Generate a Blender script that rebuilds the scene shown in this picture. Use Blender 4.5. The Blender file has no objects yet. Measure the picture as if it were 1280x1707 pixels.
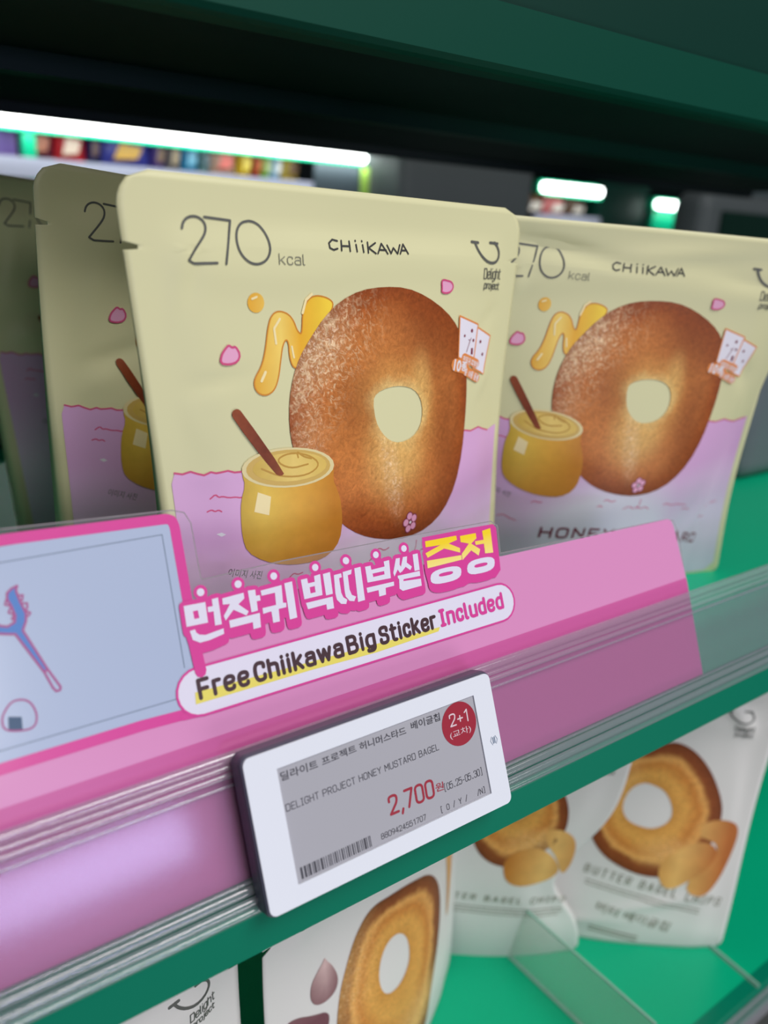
import bpy, bmesh, math, random, json
from mathutils import Vector, Matrix
from mathutils.geometry import tessellate_polygon, delaunay_2d_cdt

# ------------------------------------------------------------------ camera, world, lamps
SC = bpy.context.scene
COL = SC.collection
MM = 0.001
def V3(x, y, z): return Vector((x*MM, y*MM, z*MM))

cam_d = bpy.data.cameras.new('camera'); cam = bpy.data.objects.new('camera', cam_d); COL.objects.link(cam)
SC.camera = cam
cam_d.sensor_fit = 'HORIZONTAL'; cam_d.sensor_width = 36.0
cam_d.lens = 36.0*1300.0/1280.0
cam_d.shift_x = 0; cam_d.shift_y = 0
cam_d.clip_start = 0.01; cam_d.clip_end = 50
CAM_POS = (-107.130981, -137.951509, 142.626524)
CAM_RIGHT = (0.821541, -0.567655, 0.053279)
CAM_UP = (0.155489, 0.312973, 0.936948)
CAM_FWD = (0.548538, 0.761457, -0.345384)
cam.matrix_world = Matrix.Translation(V3(*CAM_POS)) @ Matrix((CAM_RIGHT, CAM_UP, [-c for c in CAM_FWD])).transposed().to_4x4()
cam_d.dof.use_dof = True
cam_d.dof.focus_distance = 0.232
cam_d.dof.aperture_fstop = 10.5

world = bpy.data.worlds.new('store_air'); SC.world = world; world.use_nodes = True
wb = world.node_tree.nodes['Background']; wb.inputs[0].default_value = (0.50, 0.66, 0.72, 1); wb.inputs[1].default_value = 0.08

def area(name, loc, target, sx, sy, power, color):
    d = bpy.data.lights.new(name, 'AREA'); d.shape = 'RECTANGLE'; d.size = sx; d.size_y = sy
    d.energy = power; d.color = color
    o = bpy.data.objects.new(name, d); COL.objects.link(o); o.location = loc
    o.rotation_euler = (Vector(target)-Vector(loc)).to_track_quat('-Z', 'Y').to_euler()
    return o
# ceiling panels of the aisle in front of the shelf, and the lit shelving across that aisle
area('ceiling_panel_lamp', (0.34, -0.80, 1.35), (0.0, 0.0, 0.1), 0.9, 0.6, 15.0, (1.0, 0.985, 0.97))
area('aisle_front_lamp', (-0.20, -1.4, 0.50), (0.0, 0.05, 0.06), 0.55, 0.30, 3.6, (1.0, 0.99, 0.98))
area('ceiling_panel_lamp', (0.9, -1.3, 1.5), (0.1, 0.0, 0.0), 1.2, 0.6, 9, (1.0, 0.99, 0.98))
area('opposite_shelf_lamp', (0.10, -1.25, 0.10), (-0.06, 0.0, 0.0), 0.34, 0.08, 1.4, (0.56, 0.56, 1.0))
area('opposite_shelf_lamp', (0.45, -1.1, -0.45), (0.15, 0.05, -0.2), 0.8, 0.35, 4.0, (0.96, 1.0, 0.98))

vs = SC.view_settings
vs.view_transform = 'Standard'; vs.look = 'None'; vs.exposure = -0.05; vs.gamma = 1.0; vs.use_curve_mapping = False

# ------------------------------------------------------------------ helpers
def lin(c):
    c = c/255.0
    return c/12.92 if c <= 0.04045 else ((c+0.055)/1.055)**2.4
def rgb(r, g, b): return (lin(r), lin(g), lin(b), 1.0)

def mat(name, color, rough=0.5, metal=0.0, spec=0.5, coat=0.0, noise=0.0, nscale=40, bump=0.0, emit=None, estr=0.0):
    m = bpy.data.materials.new(name); m.use_nodes = True
    nt = m.node_tree; b = nt.nodes['Principled BSDF']
    b.inputs['Base Color'].default_value = color; b.inputs['Roughness'].default_value = rough
    b.inputs['Metallic'].default_value = metal; b.inputs['Specular IOR Level'].default_value = spec
    b.inputs['Coat Weight'].default_value = coat; b.inputs['Coat Roughness'].default_value = 0.12
    if emit:
        b.inputs['Emission Color'].default_value = emit; b.inputs['Emission Strength'].default_value = estr
    if noise or bump:
        tc = nt.nodes.new('ShaderNodeTexCoord'); nz = nt.nodes.new('ShaderNodeTexNoise')
        nz.inputs['Scale'].default_value = nscale; nz.inputs['Detail'].default_value = 4
        nt.links.new(tc.outputs['Object'], nz.inputs['Vector'])
        if noise:
            mx = nt.nodes.new('ShaderNodeMix'); mx.data_type = 'RGBA'; mx.blend_type = 'MULTIPLY'
            mr = nt.nodes.new('ShaderNodeMapRange'); mr.inputs[3].default_value = 1-noise; mr.inputs[4].default_value = 1+noise
            nt.links.new(nz.outputs['Fac'], mr.inputs[0])
            mx.inputs[0].default_value = 1.0; mx.inputs[6].default_value = color
            nt.links.new(mr.outputs[0], mx.inputs[7]); nt.links.new(mx.outputs[2], b.inputs['Base Color'])
        if bump:
            bp = nt.nodes.new('ShaderNodeBump'); bp.inputs['Strength'].default_value = bump; bp.inputs['Distance'].default_value = 0.0006
            nt.links.new(nz.outputs['Fac'], bp.inputs['Height']); nt.links.new(bp.outputs[0], b.inputs['Normal'])
    return m

def clear_mat(name, tint, haze, haze_w, rough=0.05, spec_ior=1.49):
    m = bpy.data.materials.new(name); m.use_nodes = True
    nt = m.node_tree; nt.nodes.clear()
    out = nt.nodes.new('ShaderNodeOutputMaterial')
    tr = nt.nodes.new('ShaderNodeBsdfTransparent'); tr.inputs[0].default_value = tint
    df = nt.nodes.new('ShaderNodeBsdfDiffuse'); df.inputs[0].default_value = haze
    gl = nt.nodes.new('ShaderNodeBsdfGlossy'); gl.inputs['Roughness'].default_value = rough
    fr = nt.nodes.new('ShaderNodeFresnel'); fr.inputs['IOR'].default_value = spec_ior
    geo = nt.nodes.new('ShaderNodeNewGeometry'); inv = nt.nodes.new('ShaderNodeMath'); inv.operation = 'SUBTRACT'; inv.inputs[0].default_value = 1.0
    nt.links.new(geo.outputs['Backfacing'], inv.inputs[1])
    ff = nt.nodes.new('ShaderNodeMath'); ff.operation = 'MULTIPLY'; nt.links.new(fr.outputs[0], ff.inputs[0]); nt.links.new(inv.outputs[0], ff.inputs[1])
    m1 = nt.nodes.new('ShaderNodeMixShader'); m1.inputs[0].default_value = haze_w
    m2 = nt.nodes.new('ShaderNodeMixShader')
    nt.links.new(tr.outputs[0], m1.inputs[1]); nt.links.new(df.outputs[0], m1.inputs[2])
    nt.links.new(ff.outputs[0], m2.inputs[0]); nt.links.new(m1.outputs[0], m2.inputs[1]); nt.links.new(gl.outputs[0], m2.inputs[2])
    nt.links.new(m2.outputs[0], out.inputs[0])
    return m

def mesh_obj(name, verts, faces, m, parent=None, smooth=False, uvs=None):
    me = bpy.data.meshes.new(name); me.from_pydata([tuple(v) for v in verts], [], faces)
    if uvs:
        for lname, data in uvs.items():
            l = me.uv_layers.new(name=lname)
            for lp in me.loops: l.data[lp.index].uv = data[lp.vertex_index]
    me.materials.append(m)
    if smooth: me.polygons.foreach_set('use_smooth', [True]*len(me.polygons))
    me.update()
    o = bpy.data.objects.new(name, me); COL.objects.link(o)
    if parent is not None: o.parent = parent
    return o
def thing(name, label, cat, loc=(0, 0, 0), group=None):
    o = bpy.data.objects.new(name, None); COL.objects.link(o); o.location = V3(*loc)
    o.empty_display_size = 0.02
    o['label'] = label; o['category'] = cat
    if group: o['group'] = group
    return o
def tag(o, label, cat, group=None):
    o['label'] = label; o['category'] = cat
    if group: o['group'] = group
    return o
def adopt(root):
    # parts are modelled in world millimetres: keep them in place under their thing
    bpy.context.view_layer.update()
    for c in COL.objects:
        if c.parent == root:
            c.location = -root.location
def structure(o): o['kind'] = 'structure'; return o

def box(x0, x1, y0, y1, z0, z1, bev=0.0, seg=2):
    bm = bmesh.new()
    bmesh.ops.create_cube(bm, size=1.0)
    for v in bm.verts:
        v.co = Vector(((x0+x1)/2+v.co.x*(x1-x0), (y0+y1)/2+v.co.y*(y1-y0), (z0+z1)/2+v.co.z*(z1-z0)))
    if bev: bmesh.ops.bevel(bm, geom=bm.edges[:], offset=bev, segments=seg, affect='EDGES', profile=0.5)
    vs_ = [v.co*MM for v in bm.verts]; bm.verts.index_update()
    fs = [[v.index for v in f.verts] for f in bm.faces]
    bm.free()
    return vs_, fs
def box_obj(name, dims, m, parent=None, bev=0.0, smooth=False):
    v, f = box(*dims, bev=bev); return mesh_obj(name, v, f, m, parent, smooth)

# tilted front plane of the label rail: x along the shelf, u up the slope, off towards the shopper
TA = math.radians(24.1)
def rail_pt(x, u, off):
    return Vector((x, u*math.sin(TA)-off*math.cos(TA), u*math.cos(TA)+off*math.sin(TA)))*MM

# ---- flat artwork: polygons in mm, cut to a grid and laid on a surface
def poly(outer, holes=()):
    loops = [[Vector((p[0], p[1], 0)) for p in outer]]+[[Vector((p[0], p[1], 0)) for p in h] for h in holes]
    tris = tessellate_polygon(loops)
    vs_ = [v for l in loops for v in l]
    return [(v.x, v.y) for v in vs_], [tuple(t) for t in tris]
def merge(parts):
    V, F = [], []
    for v, f in parts:
        n = len(V); V += list(v); F += [tuple(i+n for i in t) for t in f]
    return V, F
def disc(c, r, n=12, ry=None):
    ry = r if ry is None else ry
    return poly([(c[0]+r*math.cos(2*math.pi*i/n), c[1]+ry*math.sin(2*math.pi*i/n)) for i in range(n)])
def stroke(pts, w, closed=False):
    out = []; P = list(pts)+([pts[0]] if closed else [])
    for a, b in zip(P, P[1:]):
        dx, dy = b[0]-a[0], b[1]-a[1]; l = math.hypot(dx, dy)
        if l < 1e-6: continue
        nx, ny = -dy/l*w/2, dx/l*w/2
        out.append(([(a[0]+nx, a[1]+ny), (b[0]+nx, b[1]+ny), (b[0]-nx, b[1]-ny), (a[0]-nx, a[1]-ny)], [(0, 3, 2, 1)]))
    for p in P: out.append(disc(p, w/2, 8))
    return merge(out)
def union(geo):
    # overlapping strokes become one clean sheet of triangles
    V, F = geo
    polys, edges = [], []
    for f in F:
        P = [V[i] for i in f]; n = len(f)
        sgn = sum(P[i][0]*P[(i+1) % n][1]-P[(i+1) % n][0]*P[i][1] for i in range(n))
        if abs(sgn) < 1e-7: continue
        if sgn < 0: P = P[::-1]
        polys.append(P); edges += [(f[i], f[(i+1) % n]) for i in range(n)]
    r = delaunay_2d_cdt([Vector(v) for v in V], edges, [], 0, 1e-4, False)
    RV = [(v.x, v.y) for v in r[0]]
    x0 = min(v[0] for v in V); y0 = min(v[1] for v in V)
    cs = max(0.5, max(max(v[0] for v in V)-x0, max(v[1] for v in V)-y0)/60)
    grid = {}
    def convex(P):
        for i in range(len(P)):
            a, b, c = P[i-2], P[i-1], P[i]
            if (b[0]-a[0])*(c[1]-b[1])-(b[1]-a[1])*(c[0]-b[0]) < -1e-9: return False
        return True
    tris = []
    for P in polys:
        if len(P) == 3 or convex(P): tris.append(P)
        else:
            for t in tessellate_polygon([[Vector((p[0], p[1], 0)) for p in P]]):
                q = [P[i] for i in t]
                if (q[1][0]-q[0][0])*(q[2][1]-q[0][1])-(q[1][1]-q[0][1])*(q[2][0]-q[0][0]) < 0: q = q[::-1]
                tris.append(q)
    for k, P in enumerate(tris):
        for i in range(int((min(p[0] for p in P)-x0)/cs), int((max(p[0] for p in P)-x0)/cs)+1):
            for j in range(int((min(p[1] for p in P)-y0)/cs), int((max(p[1] for p in P)-y0)/cs)+1):
                grid.setdefault((i, j), []).append(k)
    out = []
    for f in r[2]:
        cx = sum(RV[i][0] for i in f)/len(f); cy = sum(RV[i][1] for i in f)/len(f)
        for k in grid.get((int((cx-x0)/cs), int((cy-y0)/cs)), ()):
            P = tris[k]; n = len(P)
            if all((P[(i+1) % n][0]-P[i][0])*(cy-P[i][1])-(P[(i+1) % n][1]-P[i][1])*(cx-P[i][0]) >= 0 for i in range(n)):
                out.append(tuple(f)); break
    return RV, out
def smooth_loop(pts, it=2):
    for _ in range(it):
        o = []
        for a, b in zip(pts, pts[1:]+pts[:1]):
            o += [(a[0]*.75+b[0]*.25, a[1]*.75+b[1]*.25), (a[0]*.25+b[0]*.75, a[1]*.25+b[1]*.75)]
        pts = o
    return pts
def smooth_line(pts, it=2):
    for _ in range(it):
        o = [pts[0]]
        for a, b in zip(pts, pts[1:]):
            o += [(a[0]*.75+b[0]*.25, a[1]*.75+b[1]*.25), (a[0]*.25+b[0]*.75, a[1]*.25+b[1]*.75)]
        pts = o+[pts[-1]]
    return pts
def cut(V, F, step):
    bm = bmesh.new(); vs_ = [bm.verts.new((p[0], p[1], 0)) for p in V]
    for f in F:
        try: bm.faces.new([vs_[i] for i in f])
        except ValueError: pass
    xs = [p[0] for p in V]; ys = [p[1] for p in V]
    for ax, lo, hi in ((0, min(xs), max(xs)), (1, min(ys), max(ys))):
        k = math.ceil(lo/step)
        while k*step < hi:
            co = [0, 0, 0]; co[ax] = k*step; no = [0, 0, 0]; no[ax] = 1
            bmesh.ops.bisect_plane(bm, geom=bm.verts[:]+bm.edges[:]+bm.faces[:], plane_co=co, plane_no=no, dist=1e-5)
            k += 1
    bm.verts.index_update()
    V2 = [(v.co.x, v.co.y) for v in bm.verts]; F2 = [[v.index for v in f.verts] for f in bm.faces]
    bm.free(); return V2, F2
_dc = {}
def decal(name, geo, fn, m, parent, step=None, ring=None, label=None, kind=None):
    key = (hash(tuple(geo[0])), len(geo[1]), step)
    if key not in _dc:
        g_ = union(geo); _dc[key] = cut(*g_, step) if step else g_
    V, F = _dc[key]
    P = [fn(x, y) for x, y in V]
    # all faces look towards the shopper
    F2 = []
    for f in F:
        a, b, c = V[f[0]], V[f[1]], V[f[2]]
        s = sum(V[f[i]][0]*V[f[(i+1) % len(f)]][1]-V[f[(i+1) % len(f)]][0]*V[f[i]][1] for i in range(len(f)))
        F2.append(list(f) if s > 0 else list(reversed(f)))
    uv = {'pos': [(x/100, y/100) for x, y in V]}
    if ring: uv['ring'] = [ring(x, y) for x, y in V]
    o = mesh_obj(name, P, F2, m, parent, smooth=bool(step), uvs=uv)
    if label: o['label'] = label
    if kind: o['kind'] = kind
    return o

_tc = {}
def text_geo(body, bold=0.0, spacing=1.0):
    key = (body, bold, spacing)
    if key in _tc: return _tc[key]
    cu = bpy.data.curves.new('lettering', 'FONT'); cu.body = body; cu.offset = bold; cu.resolution_u = 3; cu.space_character = spacing
    o = bpy.data.objects.new('lettering', cu); COL.objects.link(o)
    dg = bpy.context.evaluated_depsgraph_get()
    me = bpy.data.meshes.new_from_object(o.evaluated_get(dg))
    V = [(v.co.x, v.co.y) for v in me.vertices]; F = [tuple(p.vertices) for p in me.polygons]
    bpy.data.objects.remove(o); bpy.data.curves.remove(cu); bpy.data.meshes.remove(me)
    _tc[key] = (V, F); return V, F
def text_on(body, p0, p1, ptop, bold=0.0, hangul=False, spacing=1.0):
    V, F = text_geo(body, bold, spacing)
    if not V: return [], []
    x0 = min(v[0] for v in V); x1 = max(v[0] for v in V); y0 = min(v[1] for v in V); y1 = max(v[1] for v in V)
    if not hangul:
        y0 = 0.0; cv = text_geo('H', 0)[0]; y1 = max(v[1] for v in cv)
    ax = (p1[0]-p0[0], p1[1]-p0[1]); h = math.hypot(ptop[0]-p0[0], ptop[1]-p0[1])
    l = math.hypot(*ax); nx, ny = -ax[1]/l, ax[0]/l
    out = []
    for v in V:
        a = (v[0]-x0)/(x1-x0); b = (v[1]-y0)/(y1-y0)*h
        out.append((p0[0]+ax[0]*a+nx*b, p0[1]+ax[1]*a+ny*b))
    return out, F


_s, _l = 'smooth', 'line'
GLY = {
 'A': (.52, [(_l, [(0,0),(.26,1),(.52,0)]), (_l, [(.1,.33),(.42,.33)])]),
 'B': (.52, [(_l, [(0,0),(0,1)]), (_s, [(0,1),(.46,1),(.46,.53),(0,.53)]), (_s, [(0,.53),(.52,.53),(.52,0),(0,0)])]),
 'C': (.5, [(_s, [(.5,.72),(.5,1),(0,1),(0,0),(.5,0),(.5,.28)])]),
 'D': (.52, [(_l, [(0,0),(0,1)]), (_s, [(0,1),(.3,1),(.52,1),(.52,0),(.3,0),(0,0)])]),
 'E': (.46, [(_l, [(.46,1),(0,1),(0,0),(.46,0)]), (_l, [(0,.52),(.4,.52)])]),
 'F': (.46, [(_l, [(.46,1),(0,1),(0,0)]), (_l, [(0,.5),(.4,.5)])]),
 'G': (.5, [(_s, [(.5,.75),(.5,1),(0,1),(0,0),(.5,0),(.5,.48)]), (_l, [(.5,.45),(.28,.45)])]),
 'H': (.5, [(_l, [(0,0),(0,1)]), (_l, [(.5,0),(.5,1)]), (_l, [(0,.52),(.5,.52)])]),
 'I': (.26, [(_l, [(.13,0),(.13,1)]), (_l, [(0,0),(.26,0)]), (_l, [(0,1),(.26,1)])]),
 'J': (.42, [(_s, [(.42,1),(.42,.5),(.42,0),(0,0),(0,.3)])]),
 'L': (.44, [(_l, [(0,1),(0,0),(.44,0)])]),
 'M': (.56, [(_l, [(0,0),(0,1),(.28,.4),(.56,1),(.56,0)])]),
 'N': (.5, [(_l, [(0,0),(0,1),(.5,0),(.5,1)])]),
 'O': (.5, [('loop', [(0,0),(.5,0),(.5,.5),(.5,1),(0,1),(0,.5)])]),
 'P': (.5, [(_l, [(0,0),(0,1)]), (_s, [(0,1),(.5,1),(.5,.46),(0,.46)])]),
 'R': (.5, [(_l, [(0,0),(0,1)]), (_s, [(0,1),(.5,1),(.5,.46),(0,.46)]), (_l, [(.24,.46),(.5,0)])]),
 'S': (.5, [(_s, [(.48,.74),(.48,1),(0,1),(0,.55),(.5,.5),(.5,0),(0,0),(0,.26)])]),
 'T': (.5, [(_l, [(0,1),(.5,1)]), (_l, [(.25,1),(.25,0)])]),
 'U': (.5, [(_s, [(0,1),(0,.5),(0,0),(.5,0),(.5,.5),(.5,1)])]),
 'X': (.5, [(_l, [(0,0),(.5,1)]), (_l, [(0,1),(.5,0)])]),
 'Y': (.52, [(_l, [(0,1),(.26,.5),(.52,1)]), (_l, [(.26,.5),(.26,0)])]),
 '0': (.48, [('loop', [(0,0),(.48,0),(.48,.5),(.48,1),(0,1),(0,.5)])]),
 '1': (.3, [(_l, [(.04,.8),(.26,1),(.26,0)])]),
 '2': (.5, [(_s, [(0,.72),(0,1),(.48,1),(.48,.6),(.24,.3),(0,0)]), (_l, [(0,0),(.5,0)])]),
 '3': (.5, [(_s, [(0,.8),(0,1),(.48,1),(.48,.53),(.2,.53)]), (_s, [(.2,.53),(.5,.53),(.5,0),(0,0),(0,.2)])]),
 '4': (.5, [(_l, [(.36,0),(.36,1),(0,.28),(.5,.28)])]),
 '5': (.48, [(_l, [(.46,1),(.05,1),(.02,.56)]), (_s, [(.02,.56),(.5,.72),(.5,0),(0,0),(0,.2)])]),
 '7': (.48, [(_l, [(0,1),(.48,1),(.16,0)])]),
 '8': (.5, [('loop', [(.03,.53),(.47,.53),(.47,1),(.03,1)]), ('loop', [(0,0),(.5,0),(.5,.53),(0,.53)])]),
 '9': (.5, [('loop', [(0,.42),(.48,.42),(.48,1),(0,1)]), (_s, [(.47,.74),(.47,.3),(.16,0)])]),
 ',': (.12, [(_l, [(.1,.04),(.02,-.2)])]), '.': (.1, [(_l, [(.0,.0),(.1,.0),(.1,.08),(.0,.08),(.0,.0)])]), '-': (.3, [(_l, [(0,.42),(.3,.42)])]), '~': (.3, [(_l, [(0,.42),(.3,.42)])]),
 '[': (.16, [(_l, [(.16,1.1),(0,1.1),(0,-.1),(.16,-.1)])]), ']': (.16, [(_l, [(0,1.1),(.16,1.1),(.16,-.1),(0,-.1)])]),
 '/': (.36, [(_l, [(0,-.05),(.36,1.05)])]), '+': (.44, [(_l, [(0,.42),(.44,.42)]), (_l, [(.22,.66),(.22,.18)])]),
 'a': (.46, [(_s, [(.04,.62),(.06,.74),(.46,.74),(.46,.4),(.46,0)]), (_s, [(.46,.43),(0,.43),(0,0),(.46,0),(.46,.2)])]),
 'c': (.4, [(_s, [(.4,.54),(.4,.74),(0,.74),(0,0),(.4,0),(.4,.2)])]),
 'd': (.46, [(_l, [(.46,0),(.46,1)]), (_s, [(.46,.6),(.46,.74),(0,.74),(0,0),(.46,0),(.46,.16)])]),
 'e': (.46, [(_s, [(.02,.38),(.46,.38),(.46,.74),(0,.74),(0,0),(.42,0),(.44,.16)])]),
 'g': (.46, [(_s, [(.46,.6),(.46,.74),(0,.74),(0,0),(.46,0),(.46,.16)]), (_s, [(.46,.74),(.46,.3),(.46,-.24),(.02,-.24),(.02,-.16)])]),
 'h': (.46, [(_l, [(0,0),(0,1)]), (_s, [(0,.56),(0,.74),(.46,.74),(.46,.4),(.46,0)])]),
 'i': (.06, [(_l, [(.03,0),(.03,.74)]), (_l, [(.03,.98),(.03,1.0)])]),
 'j': (.16, [(_s, [(.13,.74),(.13,.2),(.13,-.24),(0,-.24)]), (_l, [(.13,.98),(.13,1.0)])]),
 'k': (.44, [(_l, [(0,0),(0,1)]), (_l, [(.42,.74),(0,.28)]), (_l, [(.14,.44),(.44,0)])]),
 'l': (.12, [(_s, [(0,1),(0,.4),(0,0),(.12,0)])]),
 'n': (.46, [(_l, [(0,0),(0,.74)]), (_s, [(0,.56),(0,.74),(.46,.74),(.46,.4),(.46,0)])]),
 'o': (.46, [('loop', [(0,0),(.46,0),(.46,.74),(0,.74)])]),
 'p': (.46, [(_l, [(0,-.24),(0,.74)]), (_s, [(0,.6),(0,.74),(.46,.74),(.46,0),(0,0),(0,.16)])]),
 'r': (.28, [(_l, [(0,0),(0,.74)]), (_s, [(0,.5),(0,.74),(.3,.74)])]),
 't': (.34, [(_s, [(.12,.98),(.12,.4),(.12,0),(.34,0)]), (_l, [(0,.74),(.34,.74)])]),
 'u': (.46, [(_l, [(.46,0),(.46,.74)]), (_s, [(0,.74),(0,.4),(0,0),(.46,0),(.46,.2)])]),
 'w': (.72, [(_l, [(0,.74),(.17,0),(.36,.7),(.55,0),(.72,.74)])]),
 '(': (.16, [(_s, [(.16,1.1),(0,.8),(0,.2),(.16,-.1)])]), ')': (.16, [(_s, [(0,1.1),(.16,.8),(.16,.2),(0,-.1)])]),
}
def sign_text(body, p0, p1, ptop, w, gap=0.24, cell=0.0, space=0.34):
    """round-ended lettering built from pen strokes of width w (mm)"""
    h = math.hypot(ptop[0]-p0[0], ptop[1]-p0[1])-w
    x = 0.0; items = []
    for ch in body:
        if ch == ' ': x += (cell or space+gap-0.24+0.1); continue
        wd, st = GLY[ch]
        if cell: items.append((x+(cell-wd)/2-0.0, st)); x += cell
        else: items.append((x, st)); x += wd+gap
    tot = max(i[0]+max(q[0] for k, pts in i[1] for q in pts) for i in items); st0 = min(i[0] for i in items)
    ax = (p1[0]-p0[0], p1[1]-p0[1]); l = math.hypot(*ax); ex = (ax[0]/l, ax[1]/l); ey = (-ex[1], ex[0])
    sxx = (l-w)/(tot-st0); out = []
    for x0, st in items:
        for kind, pts in st:
            q = [((x0+a-st0)*sxx+w/2, b*h+w/2) for a, b in pts]
            if kind == 'smooth': q = smooth_line(q, 2)
            if kind == 'loop': q = smooth_loop(q, 2)
            q = [(p0[0]+ex[0]*a+ey[0]*b, p0[1]+ex[1]*a+ey[1]*b) for a, b in q]
            out.append(stroke(q, w, kind == 'loop'))
    return merge(out)

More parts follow.
